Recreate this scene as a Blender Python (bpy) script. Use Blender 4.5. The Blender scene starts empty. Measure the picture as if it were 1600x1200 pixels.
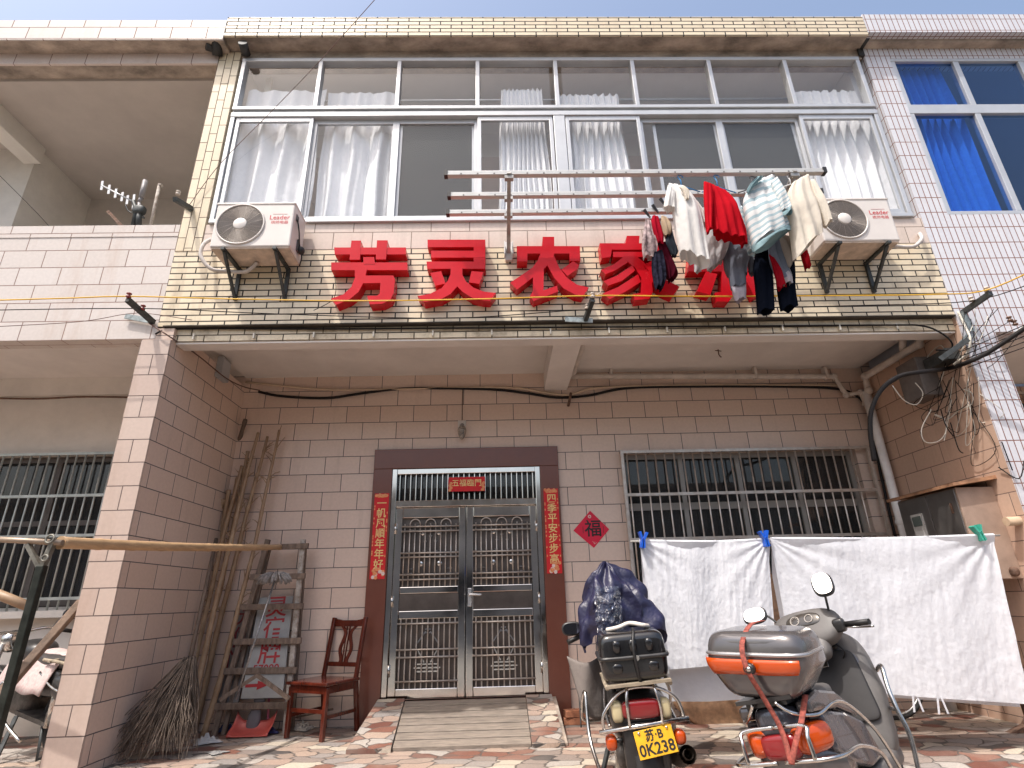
import bpy, math, random
from mathutils import Vector, Matrix, noise

R = math.radians
scene = bpy.context.scene
col = scene.collection
V = Vector

# ------------------------------------------------------------------ camera
F_PX, YAW, PITCH, ROLL, EYE = 870.13, .0259, .37, -.0261, .986
_cy, _sy, _cp, _sp, _cr, _sr = math.cos(YAW), math.sin(YAW), math.cos(PITCH), math.sin(PITCH), math.cos(ROLL), math.sin(ROLL)
FWD = V((_sy*_cp, _cy*_cp, _sp))
_r0 = V((_cy, -_sy, 0))
_u0 = _r0.cross(FWD)
RGT = _cr*_r0 + _sr*_u0
UPV = -_sr*_r0 + _cr*_u0
cam_d = bpy.data.cameras.new('camera')
cam = bpy.data.objects.new('camera', cam_d)
col.objects.link(cam)
cam_d.sensor_fit = 'HORIZONTAL'
cam_d.sensor_width = 36
cam_d.lens = F_PX/1600*36
cam_d.clip_start = .05
cam_d.clip_end = 500
cam.matrix_world = Matrix(((RGT.x, UPV.x, -FWD.x, 0), (RGT.y, UPV.y, -FWD.y, 0), (RGT.z, UPV.z, -FWD.z, EYE), (0, 0, 0, 1)))
scene.camera = cam

# ------------------------------------------------------------------ light
SUN = V((-1.0, -1.0, 2.7)).normalized()
SUN_EL = math.asin(SUN.z)
SUN_AZ = math.atan2(SUN.x, SUN.y)
world = bpy.data.worlds.new('World')
scene.world = world
world.use_nodes = True
_nt = world.node_tree
_sky = _nt.nodes.new('ShaderNodeTexSky')
_sky.sky_type = 'NISHITA'
_sky.sun_disc = False
_sky.sun_elevation = SUN_EL
_sky.sun_rotation = SUN_AZ
_sky.air_density = 1.2
_sky.dust_density = 6.0
_sky.ozone_density = 1.0
_bg = _nt.nodes['Background']
_bg.inputs[1].default_value = .15
_nt.links.new(_sky.outputs[0], _bg.inputs[0])
sd = bpy.data.lights.new('sun', 'SUN')
sd.energy = 2.4
sd.angle = R(.7)
sd.color = (1, .96, .92)
so = bpy.data.objects.new('sun', sd)
col.objects.link(so)
so.location = SUN*30
so.rotation_euler = (-SUN).to_track_quat('-Z', 'Y').to_euler()
scene.view_settings.view_transform = 'Standard'
scene.view_settings.look = 'None'
scene.view_settings.exposure = .78
scene.view_settings.gamma = 1
try:
    scene.cycles.max_bounces = 10
    scene.cycles.diffuse_bounces = 5
    scene.cycles.glossy_bounces = 4
    scene.cycles.transparent_max_bounces = 12
    scene.cycles.caustics_reflective = False
    scene.cycles.caustics_refractive = False
    scene.cycles.sample_clamp_indirect = 6
    scene.cycles.use_denoising = True
except Exception:
    pass

# ------------------------------------------------------------------ points from measured picture rays
def ray(x, y):
    return RGT*((x-800)/F_PX) + UPV*((600-y)/F_PX) + FWD
def A(x, y, Y):                      # the point of the plane Y = const
    k = ray(x, y); q = k*(Y/k.y); q.z += EYE; return q
def AX(x, y, X):
    k = ray(x, y); q = k*(X/k.x); q.z += EYE; return q
def AZ(x, y, Z):
    k = ray(x, y); q = k*((Z-EYE)/k.z); q.z += EYE; return q

# ------------------------------------------------------------------ mesh builder
class MB:
    def __init__(s):
        s.v = []; s.f = []; s.uv = []; s.sm = []; s.mi = []; s.m = 0
    def face(s, pts, uv=None, smooth=False):
        b = len(s.v)
        s.v += [V(p) for p in pts]
        s.f.append(list(range(b, b+len(pts)))); s.uv.append(uv); s.sm.append(smooth); s.mi.append(s.m)
    def addv(s, pts):
        b = len(s.v); s.v += [V(p) for p in pts]; return b
    def addf(s, idx, uv=None, smooth=True):
        s.f.append(list(idx)); s.uv.append(uv); s.sm.append(smooth); s.mi.append(s.m)
    def box(s, x0, x1, y0, y1, z0, z1, M=None):
        if x0 > x1: x0, x1 = x1, x0
        if y0 > y1: y0, y1 = y1, y0
        if z0 > z1: z0, z1 = z1, z0
        P = [V((x, y, z)) for z in (z0, z1) for y in (y0, y1) for x in (x0, x1)]
        if M is not None: P = [M @ p for p in P]
        b = s.addv(P)
        for q in ((0, 2, 3, 1), (4, 5, 7, 6), (0, 1, 5, 4), (2, 6, 7, 3), (0, 4, 6, 2), (1, 3, 7, 5)):
            s.addf([b+i for i in q], smooth=False)
    def bar(s, p, q, w, d, up=V((0, 0, 1))):        # rectangular bar from p to q
        p, q = V(p), V(q); t = (q-p).normalized()
        a = t.cross(up)
        if a.length < 1e-4: a = t.cross(V((0, 1, 0)))
        a.normalize(); c = a.cross(t).normalized()
        P = [e + a*(w/2*i) + c*(d/2*j) for e in (p, q) for (i, j) in ((-1, -1), (1, -1), (1, 1), (-1, 1))]
        b = s.addv(P)
        for k in ((3, 2, 1, 0), (4, 5, 6, 7), (0, 1, 5, 4), (1, 2, 6, 5), (2, 3, 7, 6), (3, 0, 4, 7)):
            s.addf([b+i for i in k], smooth=False)
    def tube(s, pts, r, n=8, cap=True):
        pts = [V(p) for p in pts]
        rr = r if isinstance(r, (list, tuple)) else [r]*len(pts)
        t0 = (pts[1]-pts[0]).normalized()
        a = t0.orthogonal().normalized()
        rings = []
        L = 0
        for i, p in enumerate(pts):
            t = ((pts[min(i+1, len(pts)-1)]-pts[max(i-1, 0)])).normalized()
            a = (a - t*a.dot(t))
            if a.length < 1e-6: a = t.orthogonal()
            a.normalize(); c = t.cross(a)
            rings.append(s.addv([p + (a*math.cos(2*math.pi*k/n) + c*math.sin(2*math.pi*k/n))*rr[i] for k in range(n)]))
        for i in range(len(pts)-1):
            L2 = L + (pts[i+1]-pts[i]).length
            for k in range(n):
                k2 = (k+1) % n
                s.addf((rings[i]+k, rings[i]+k2, rings[i+1]+k2, rings[i+1]+k), uv=[(k/n, L), ((k+1)/n, L), ((k+1)/n, L2), (k/n, L2)])
            L = L2
        if cap:
            s.addf([rings[0]+k for k in range(n)][::-1], smooth=False)
            s.addf([rings[-1]+k for k in range(n)], smooth=False)
    def lathe(s, prof, M, n=24, smooth=True):        # prof: (radius, height) along local z
        rings = [s.addv([M @ V((r*math.cos(2*math.pi*k/n), r*math.sin(2*math.pi*k/n), z)) for k in range(n)]) for r, z in prof]
        for i in range(len(prof)-1):
            for k in range(n):
                k2 = (k+1) % n
                s.addf((rings[i]+k, rings[i]+k2, rings[i+1]+k2, rings[i+1]+k), smooth=smooth)
        if prof[0][0] > 1e-5: s.addf([rings[0]+k for k in range(n)][::-1], smooth=False)
        if prof[-1][0] > 1e-5: s.addf([rings[-1]+k for k in range(n)], smooth=False)
    def torus(s, M, r, t, n=32, m=8, a0=0, a1=2*math.pi):
        full = abs(a1-a0-2*math.pi) < 1e-6
        pts = [M @ V((r*math.cos(a0+(a1-a0)*i/n), r*math.sin(a0+(a1-a0)*i/n), 0)) for i in range(n+1)]
        s.tube(pts, t, m, cap=not full)
    def prism(s, poly, off, back=True):              # poly: 3d outline, off: extrusion vector
        poly = [V(p) for p in poly]; off = V(off); n = len(poly)
        b = s.addv(poly); c = s.addv([p+off for p in poly])
        nrm = V((0, 0, 0))
        for i in range(n): nrm += poly[i].cross(poly[(i+1) % n])
        flip = nrm.dot(off) > 0
        ff = list(range(b, b+n)); gg = list(range(c, c+n))
        s.addf(ff[::-1] if flip else ff, smooth=False)
        if back: s.addf(gg if flip else gg[::-1], smooth=False)
        for i in range(n):
            j = (i+1) % n
            q = (b+i, b+j, c+j, c+i)
            s.addf(q if flip else q[::-1], smooth=False)
    def grid(s, fn, nu, nv, smooth=True, closed=False):
        b = len(s.v)
        for j in range(nv+1):
            for i in range(nu+1): s.v.append(V(fn(i/nu, j/nv)))
        for j in range(nv):
            for i in range(nu):
                a = b+j*(nu+1)+i
                s.addf((a, a+1, a+nu+2, a+nu+1), uv=[(i/nu, j/nv), ((i+1)/nu, j/nv), ((i+1)/nu, (j+1)/nv), (i/nu, (j+1)/nv)], smooth=smooth)
    def blob(s, c, size, e=.6, M=None, n=24, m=14, warp=None, e2=None):   # superellipsoid
        c = V(c); e2 = e2 or e
        def pw(x, k): return math.copysign(abs(x)**k, x)
        def fn(u, w):
            a = u*2*math.pi; t = (w-.5)*math.pi
            p = V((size[0]/2*pw(math.cos(t), e2)*pw(math.cos(a), e), size[1]/2*pw(math.cos(t), e2)*pw(math.sin(a), e), size[2]/2*pw(math.sin(t), e2)))
            if warp: p = V(warp(p))
            if M is not None: p = M @ p
            return c + p
        s.grid(fn, n, m)
    def build(s, name, mat, parent=None, bevel=0, solid=0, keep=None):
        me = bpy.data.meshes.new(name)
        me.from_pydata([tuple(p) for p in s.v], [], s.f)
        mats = mat if isinstance(mat, (list, tuple)) else [mat]
        for m_ in mats: me.materials.append(m_)
        uvl = me.uv_layers.new(name='UVMap')
        me.polygons.foreach_set('use_smooth', s.sm)
        me.polygons.foreach_set('material_index', s.mi)
        for p, uv in zip(me.polygons, s.uv):
            if uv is None:
                n = p.normal; ax = max(range(3), key=lambda i: abs(n[i]))
                for li, vi in zip(p.loop_indices, p.vertices):
                    c = s.v[vi]
                    uvl.data[li].uv = (c.y, c.z) if ax == 0 else ((c.x, c.z) if ax == 1 else (c.x, c.y))
            else:
                for li, q in zip(p.loop_indices, uv): uvl.data[li].uv = q
        me.update()
        o = bpy.data.objects.new(name, me)
        col.objects.link(o)
        if parent is not None: attach(o, parent)
        if bevel:
            b = o.modifiers.new('bevel', 'BEVEL'); b.width = bevel; b.segments = 2; b.limit_method = 'ANGLE'; b.angle_limit = R(35)
        if solid:
            b = o.modifiers.new('solid', 'SOLIDIFY'); b.thickness = solid; b.offset = 0
        return o

def build_pieces(mb, name, mat, parent=None, bevel=0):
    # one object for each loose piece of the mesh
    par = list(range(len(mb.v)))
    def find(i):
        while par[i] != i: par[i] = par[par[i]]; i = par[i]
        return i
    for f in mb.f:
        for k in f[1:]: par[find(k)] = find(f[0])
    groups = {}
    for i, f in enumerate(mb.f): groups.setdefault(find(f[0]), []).append(i)
    out = []
    for ids in groups.values():
        m = MB(); mp = {}
        for i in ids:
            q = []
            for k in mb.f[i]:
                if k not in mp: mp[k] = len(m.v); m.v.append(mb.v[k])
                q.append(mp[k])
            m.f.append(q); m.uv.append(mb.uv[i]); m.sm.append(mb.sm[i]); m.mi.append(mb.mi[i])
        out.append(m.build(name, mat, parent, bevel))
    return out
WORLD_INV = {}
def attach(o, parent):
    o.parent = parent
    o.matrix_parent_inverse = WORLD_INV.get(parent.name, Matrix.Identity(4))
def tag(o, label=None, cat=None, group=None, kind=None):
    if label: o['label'] = label
    if cat: o['category'] = cat
    if group: o['group'] = group
    if kind: o['kind'] = kind
    return o
def thing(name, loc, label, cat, group=None, local=False):
    # an Empty at the base; parts are given in world metres, unless local: then round the Empty's own origin
    o = bpy.data.objects.new(name, None); col.objects.link(o); o.location = loc
    o.empty_display_size = .1
    if not local: WORLD_INV[o.name] = Matrix.Translation(-V(loc))
    return tag(o, label, cat, group)
def kids(o):
    return [c for c in bpy.data.objects if c.parent == o]
def copy_tree(o, parent=None):
    ks = kids(o)
    c = o.copy(); col.objects.link(c)
    if parent is not None: c.parent = parent
    for k in ks: copy_tree(k, c)
    return c
def smooth_path(pts, k=6):
    pts = [V(p) for p in pts]; out = []
    for i in range(len(pts)-1):
        p0 = pts[max(i-1, 0)]; p1 = pts[i]; p2 = pts[i+1]; p3 = pts[min(i+2, len(pts)-1)]
        for j in range(k):
            t = j/k
            out.append(.5*((2*p1) + (p2-p0)*t + (2*p0-5*p1+4*p2-p3)*t*t + (3*p1-p0-3*p2+p3)*t**3))
    out.append(pts[-1]); return out
def text_mb(mb, s, size, M, offset=0, depth=0, center=True):
    cu = bpy.data.curves.new('writing', 'FONT'); cu.body = s; cu.size = size; cu.offset = offset; cu.extrude = depth; cu.resolution_u = 3
    if center: cu.align_x = 'CENTER'; cu.align_y = 'CENTER'
    o = bpy.data.objects.new('writing', cu); col.objects.link(o)
    bpy.context.view_layer.update()
    me = bpy.data.meshes.new_from_object(o.evaluated_get(bpy.context.evaluated_depsgraph_get()))
    b = mb.addv([M @ v.co for v in me.vertices])
    for p in me.polygons: mb.addf([b+i for i in p.vertices], smooth=False)
    bpy.data.objects.remove(o); bpy.data.meshes.remove(me); bpy.data.curves.remove(cu)
def frame_xz(p, sx=1, sz=1):      # text plane facing -Y at p
    return Matrix(((sx, 0, 0, p[0]), (0, 0, -1, p[1]), (0, sz, 0, p[2]), (0, 0, 0, 1)))

# ------------------------------------------------------------------ materials
def srgb(r, g, b):
    return tuple(((c/255+.055)/1.055)**2.4 if c > 10 else c/255/12.92 for c in (r, g, b))
def pm(name, color, rough=.6, metal=0, nz=0, nscale=8, bump=0, bscale=40, spec=.5, coat=0, tr=0, c2=None, stretch=(1, 1, 1), coords='Object', alpha=1):
    m = bpy.data.materials.new(name); m.use_nodes = True
    nt = m.node_tree; b = nt.nodes['Principled BSDF']; L = nt.links.new
    b.inputs['Base Color'].default_value = (*color, 1)
    b.inputs['Roughness'].default_value = rough
    b.inputs['Metallic'].default_value = metal
    b.inputs['Specular IOR Level'].default_value = spec
    b.inputs['Coat Weight'].default_value = coat
    if nz or c2 or bump:
        tc = nt.nodes.new('ShaderNodeTexCoord'); mp = nt.nodes.new('ShaderNodeMapping')
        mp.inputs['Scale'].default_value = stretch
        L(tc.outputs[coords], mp.inputs[0])
    if nz or c2:
        n = nt.nodes.new('ShaderNodeTexNoise'); n.inputs['Scale'].default_value = nscale; n.inputs['Detail'].default_value = 6; n.inputs['Roughness'].default_value = .65
        L(mp.outputs[0], n.inputs['Vector'])
        r = nt.nodes.new('ShaderNodeValToRGB')
        r.color_ramp.elements[0].position = .32; r.color_ramp.elements[1].position = .68
        ca = c2 if c2 else tuple(c*(1-nz) for c in color)
        cb = color if c2 else tuple(min(1, c*(1+nz*.6)) for c in color)
        r.color_ramp.elements[0].color = (*ca, 1); r.color_ramp.elements[1].color = (*cb, 1)
        L(n.outputs[0], r.inputs[0]); L(r.outputs[0], b.inputs['Base Color'])
        ma = nt.nodes.new('ShaderNodeMapRange'); ma.inputs[3].default_value = max(0, rough-.08); ma.inputs[4].default_value = min(1, rough+.12)
        L(n.outputs[0], ma.inputs[0]); L(ma.outputs[0], b.inputs['Roughness'])
    if bump:
        n2 = nt.nodes.new('ShaderNodeTexNoise'); n2.inputs['Scale'].default_value = bscale; n2.inputs['Detail'].default_value = 4
        L(mp.outputs[0], n2.inputs['Vector'])
        bp = nt.nodes.new('ShaderNodeBump'); bp.inputs['Strength'].default_value = bump; bp.inputs['Distance'].default_value = .02
        L(n2.outputs[0], bp.inputs['Height']); L(bp.outputs[0], b.inputs['Normal'])
    return m
def tilem(name, w, h, c1, c2, mortar, ms=.004, off=(0, 0), offset=.5, rough=.3, stain=.25, stainc=(.25, .2, .15), sscale=(5, .7, 1), bumpd=.004, swap=False, thr=.52, chip=0):
    m = bpy.data.materials.new(name); m.use_nodes = True
    nt = m.node_tree; b = nt.nodes['Principled BSDF']; L = nt.links.new
    uv = nt.nodes.new('ShaderNodeTexCoord'); mp = nt.nodes.new('ShaderNodeMapping')
    L(uv.outputs['UV'], mp.inputs[0])
    mp.inputs['Location'].default_value = (-off[0], -off[1], 0)
    src = mp.outputs[0]
    if swap:
        sx = nt.nodes.new('ShaderNodeSeparateXYZ'); cx = nt.nodes.new('ShaderNodeCombineXYZ')
        L(src, sx.inputs[0]); L(sx.outputs[1], cx.inputs[0]); L(sx.outputs[0], cx.inputs[1]); src = cx.outputs[0]
    br = nt.nodes.new('ShaderNodeTexBrick')
    br.offset = offset; br.offset_frequency = 2; br.squash = 1
    for k, x in (('Scale', 1), ('Mortar Size', ms), ('Mortar Smooth', .15), ('Bias', 0), ('Brick Width', w), ('Row Height', h)): br.inputs[k].default_value = x
    br.inputs['Color1'].default_value = (*c1, 1); br.inputs['Color2'].default_value = (*c2, 1); br.inputs['Mortar'].default_value = (*mortar, 1)
    L(src, br.inputs['Vector'])
    # a fine fired grain on the tile, and rain stains that run down
    n1 = nt.nodes.new('ShaderNodeTexNoise'); n1.inputs['Scale'].default_value = 38; n1.inputs['Detail'].default_value = 5
    L(uv.outputs['UV'], n1.inputs['Vector'])
    g = nt.nodes.new('ShaderNodeMapRange'); g.inputs[1].default_value = .3; g.inputs[2].default_value = .7; g.inputs[3].default_value = .95; g.inputs[4].default_value = 1.03
    L(n1.outputs[0], g.inputs[0])
    mx = nt.nodes.new('ShaderNodeMix'); mx.data_type = 'RGBA'; mx.blend_type = 'MULTIPLY'; mx.inputs[0].default_value = 1
    L(br.outputs['Color'], mx.inputs[6]); L(g.outputs[0], mx.inputs[7])
    ms_ = nt.nodes.new('ShaderNodeMapping'); ms_.inputs['Scale'].default_value = sscale
    L(uv.outputs['UV'], ms_.inputs[0])
    n2 = nt.nodes.new('ShaderNodeTexNoise'); n2.inputs['Scale'].default_value = 1; n2.inputs['Detail'].default_value = 8; n2.inputs['Roughness'].default_value = .7
    L(ms_.outputs[0], n2.inputs['Vector'])
    sr = nt.nodes.new('ShaderNodeMapRange'); sr.inputs[1].default_value = thr; sr.inputs[2].default_value = thr+.22; sr.inputs[3].default_value = 0; sr.inputs[4].default_value = stain
    L(n2.outputs[0], sr.inputs[0])
    m2 = nt.nodes.new('ShaderNodeMix'); m2.data_type = 'RGBA'
    L(sr.outputs[0], m2.inputs[0]); L(mx.outputs[2], m2.inputs[6]); m2.inputs[7].default_value = (*stainc, 1)
    last = m2.outputs[2]
    if chip:
        n3 = nt.nodes.new('ShaderNodeTexNoise'); n3.inputs['Scale'].default_value = 9; n3.inputs['Detail'].default_value = 3
        L(uv.outputs['UV'], n3.inputs['Vector'])
        cr = nt.nodes.new('ShaderNodeMapRange'); cr.inputs[1].default_value = chip; cr.inputs[2].default_value = chip+.015
        L(n3.outputs[0], cr.inputs[0])
        m3 = nt.nodes.new('ShaderNodeMix'); m3.data_type = 'RGBA'
        L(cr.outputs[0], m3.inputs[0]); L(last, m3.inputs[6]); m3.inputs[7].default_value = (.16, .09, .06, 1); last = m3.outputs[2]
    L(last, b.inputs['Base Color'])
    rr = nt.nodes.new('ShaderNodeMapRange'); rr.inputs[3].default_value = rough; rr.inputs[4].default_value = .85
    L(br.outputs['Fac'], rr.inputs[0]); L(rr.outputs[0], b.inputs['Roughness'])
    iv = nt.nodes.new('ShaderNodeMath'); iv.operation = 'MULTIPLY_ADD'; iv.inputs[1].default_value = -1
    L(br.outputs['Fac'], iv.inputs[0])
    sc = nt.nodes.new('ShaderNodeMath'); sc.operation = 'MULTIPLY'; sc.inputs[1].default_value = .25
    n4 = nt.nodes.new('ShaderNodeTexNoise'); n4.inputs['Scale'].default_value = 7; L(uv.outputs['UV'], n4.inputs['Vector'])
    L(n4.outputs[0], sc.inputs[0]); L(sc.outputs[0], iv.inputs[2])
    bp = nt.nodes.new('ShaderNodeBump'); bp.inputs['Strength'].default_value = .7; bp.inputs['Distance'].default_value = bumpd
    L(iv.outputs[0], bp.inputs['Height']); L(bp.outputs[0], b.inputs['Normal'])
    return m
def glassm(name, tint, refl=(1, 1, 1), ior=1.5, rough=.01, dust=.06, dustc=(.5, .5, .5)):
    m = bpy.data.materials.new(name); m.use_nodes = True
    nt = m.node_tree; nt.nodes.remove(nt.nodes['Principled BSDF']); L = nt.links.new
    out = nt.nodes['Material Output']
    t = nt.nodes.new('ShaderNodeBsdfTransparent'); t.inputs[0].default_value = (*tint, 1)
    g = nt.nodes.new('ShaderNodeBsdfGlossy'); g.inputs[0].default_value = (*refl, 1); g.inputs['Roughness'].default_value = rough
    lw = nt.nodes.new('ShaderNodeLayerWeight'); lw.inputs[0].default_value = .5
    p5 = nt.nodes.new('ShaderNodeMath'); p5.operation = 'POWER'; p5.inputs[1].default_value = 4.0; L(lw.outputs['Facing'], p5.inputs[0])
    f0 = ((ior-1)/(ior+1))**2
    fr = nt.nodes.new('ShaderNodeMath'); fr.operation = 'MULTIPLY_ADD'; fr.inputs[1].default_value = 1-f0; fr.inputs[2].default_value = f0; L(p5.outputs[0], fr.inputs[0])
    mx = nt.nodes.new('ShaderNodeMixShader'); L(fr.outputs[0], mx.inputs[0]); L(t.outputs[0], mx.inputs[1]); L(g.outputs[0], mx.inputs[2])
    d = nt.nodes.new('ShaderNodeBsdfDiffuse'); d.inputs[0].default_value = (*dustc, 1)
    m2 = nt.nodes.new('ShaderNodeMixShader'); m2.inputs[0].default_value = dust
    L(mx.outputs[0], m2.inputs[1]); L(d.outputs[0], m2.inputs[2]); L(m2.outputs[0], out.inputs[0])
    return m
def clothm(name, color, rough=.85, trans=.25, nz=.06, stripes=None):
    m = bpy.data.materials.new(name); m.use_nodes = True
    nt = m.node_tree; nt.nodes.remove(nt.nodes['Principled BSDF']); L = nt.links.new
    out = nt.nodes['Material Output']
    d = nt.nodes.new('ShaderNodeBsdfDiffuse'); t = nt.nodes.new('ShaderNodeBsdfTranslucent'); mx = nt.nodes.new('ShaderNodeMixShader'); mx.inputs[0].default_value = trans
    tc = nt.nodes.new('ShaderNodeTexCoord')
    n = nt.nodes.new('ShaderNodeTexNoise'); n.inputs['Scale'].default_value = 25; n.inputs['Detail'].default_value = 5
    L(tc.outputs['Object'], n.inputs['Vector'])
    r = nt.nodes.new('ShaderNodeValToRGB'); r.color_ramp.elements[0].position = .3; r.color_ramp.elements[1].position = .7
    r.color_ramp.elements[0].color = (*[c*(1-nz) for c in color], 1); r.color_ramp.elements[1].color = (*[min(1, c*(1+nz*.5)) for c in color], 1)
    L(n.outputs[0], r.inputs[0]); last = r.outputs[0]
    if stripes:
        c2, freq, duty = stripes
        sx = nt.nodes.new('ShaderNodeSeparateXYZ'); L(tc.outputs['UV'], sx.inputs[0])
        mu = nt.nodes.new('ShaderNodeMath'); mu.operation = 'MULTIPLY'; mu.inputs[1].default_value = freq; L(sx.outputs[1], mu.inputs[0])
        fr = nt.nodes.new('ShaderNodeMath'); fr.operation = 'FRACT'; L(mu.outputs[0], fr.inputs[0])
        gt = nt.nodes.new('ShaderNodeMath'); gt.operation = 'GREATER_THAN'; gt.inputs[1].default_value = duty; L(fr.outputs[0], gt.inputs[0])
        m3 = nt.nodes.new('ShaderNodeMix'); m3.data_type = 'RGBA'; L(gt.outputs[0], m3.inputs[0]); L(last, m3.inputs[6]); m3.inputs[7].default_value = (*c2, 1); last = m3.outputs[2]
    L(last, d.inputs[0]); L(last, t.inputs[0])
    w = nt.nodes.new('ShaderNodeTexNoise'); w.inputs['Scale'].default_value = 14; w.inputs['Detail'].default_value = 6; w.inputs['Roughness'].default_value = .6
    L(tc.outputs['Object'], w.inputs['Vector'])
    bp = nt.nodes.new('ShaderNodeBump'); bp.inputs['Strength'].default_value = .35; bp.inputs['Distance'].default_value = .02
    L(w.outputs[0], bp.inputs['Height']); L(bp.outputs[0], d.inputs['Normal'])
    L(d.outputs[0], mx.inputs[1]); L(t.outputs[0], mx.inputs[2]); L(mx.outputs[0], out.inputs[0])
    return m
# ------------------------------------------------------------------ palette
YF, YB = 4.227, 5.6              # upper facade plane, recessed ground-floor wall plane
PINK, PINK2 = (.69, .545, .455), (.645, .49, .40)  # lightened beyond the pier's tile to lift the walls in shade
MORT = (.10, .095, .10)
M_wall = tilem('lightened pink wall tile', .35, .18, PINK, PINK2, MORT, .0035, (-1.074, .234), rough=.32, stain=.3, stainc=(.28, .2, .15), thr=.56)
M_side = tilem('lightened pink side tile', .35, .18, PINK, PINK2, MORT, .0035, (.1, .234), rough=.32, stain=.3, stainc=(.28, .2, .15), thr=.56)
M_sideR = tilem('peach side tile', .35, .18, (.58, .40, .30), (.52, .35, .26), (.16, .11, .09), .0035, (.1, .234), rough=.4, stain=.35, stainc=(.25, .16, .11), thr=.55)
M_pier = tilem('darkened pier tile', .2435, .18, (.53, .42, .355), (.49, .375, .315), (.12, .09, .08), .004, (-2.949, .234), rough=.32, stain=.3, stainc=(.33, .22, .15), thr=.52)  # same tile in a darker copy, offsetting direct sun on the pier
BR1, BR2, BRM = (.74, .635, .46), (.66, .555, .395), (.03, .026, .024)
M_brick = tilem('cream facade brick', .22, .059, BR1, BR2, BRM, .006, (-2.85, 3.18), rough=.28, stain=.5, stainc=(.2, .15, .09), thr=.53)
M_brickdirty = tilem('cream ledge brick', .22, .059, BR1, BR2, (.05, .04, .03), .005, (-2.8, 3.07), rough=.35, stain=.75, stainc=(.2, .14, .08), thr=.45, sscale=(4, 3, 1))
M_bricktop = tilem('cream eave brick', .22, .052, BR1, BR2, BRM, .0065, (-2.74, 6.425), rough=.3, stain=.35, stainc=(.2, .14, .08), chip=.69)
M_soldier = tilem('cream upright brick', .22, .0735, BR1, BR2, (.12, .085, .06), .004, (3.18, -2.85), rough=.3, stain=.3, stainc=(.2, .15, .09), swap=True)
M_band = tilem('pink sill tile', .35, .18, (.62, .52, .45), (.58, .475, .405), (.2, .15, .12), .0035, (-.24, 3.942), rough=.3, stain=.35, thr=.5)
M_ltile = tilem('pale parapet tile', .36, .1765, (.60, .545, .505), (.565, .505, .46), (.23, .15, .125), .004, (-3.434, 3.082), rough=.26, stain=.4, stainc=(.42, .28, .2), thr=.5)
M_llint = tilem('pale lintel tile', .36, .2, (.64, .55, .50), (.60, .51, .46), (.23, .15, .125), .004, (-3.3, 6.2), rough=.3, stain=.35, stainc=(.42, .28, .2))
M_leave = tilem('pale eave tile', .36, .16, (.60, .555, .525), (.57, .52, .485), (.23, .15, .125), .005, (-3.1, 6.39), rough=.28, stain=.2)
M_white = tilem('white strip tile', .0565, .17, (.63, .63, .66), (.59, .59, .625), (.20, .085, .06), .0042, (3.97, 3.262), offset=0, rough=.2, stain=.35, stainc=(.4, .26, .2), thr=.54)
M_plaster = pm('white soffit paint', (.70, .665, .63), .8, nz=.10, nscale=2.2, bump=.12, bscale=14)
M_rough = pm('weathered cement', (.40, .33, .27), .9, nz=.55, nscale=5, bump=.6, bscale=22, stretch=(.6, 1, 1))
M_stucco = pm('pale stucco', (.72, .68, .62), .85, nz=.16, nscale=1.6, bump=.25, bscale=16)
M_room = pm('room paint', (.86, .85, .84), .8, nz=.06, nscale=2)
M_floor = pm('room floor', (.25, .22, .20), .6)
M_alu = pm('aluminium frame', (.52, .53, .54), .32, .35, nz=.08, nscale=5)
M_alud = pm('aluminium channel', (.35, .37, .37), .4, .6)
M_glass = glassm('window glass', (.97, .975, .98), ior=1.45, dust=.02, dustc=(.45, .48, .52))
M_glassb = glassm('blue window glass', (.26, .48, .82), refl=(.6, .75, 1), ior=1.5, dust=.03, dustc=(.05, .12, .4))
M_glassd = glassm('dusty ground window glass', (.30, .32, .33), ior=1.5, dust=.05)
M_screen = glassm('insect screen', (.34, .35, .35), refl=(.2, .2, .2), ior=1.1, dust=.42, dustc=(.16, .165, .16))
M_steel = pm('polished steel', (.68, .65, .61), .08, 1, nz=.2, nscale=3)
M_steeld = pm('dull steel bar', (.62, .58, .53), .35, .6, nz=.3, nscale=14, c2=(.46, .37, .30))
M_brown = pm('brown stone trim', (.17, .062, .042), .2, nz=.06, nscale=9)
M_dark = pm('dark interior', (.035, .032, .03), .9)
M_pvc = pm('weathered PVC', (.60, .535, .475), .5, nz=.22, nscale=6)
M_black = pm('black rubber', (.014, .013, .013), .5, nz=.3, nscale=20)
M_pipeb = pm('black stained pipe', (.03, .028, .026), .6, nz=.5, nscale=9)
M_rust = pm('rusty iron', (.17, .10, .07), .75, .3, nz=.5, nscale=18, bump=.4)
M_iron = pm('dark painted iron', (.05, .055, .055), .5, .3, nz=.5, nscale=20)

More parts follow.
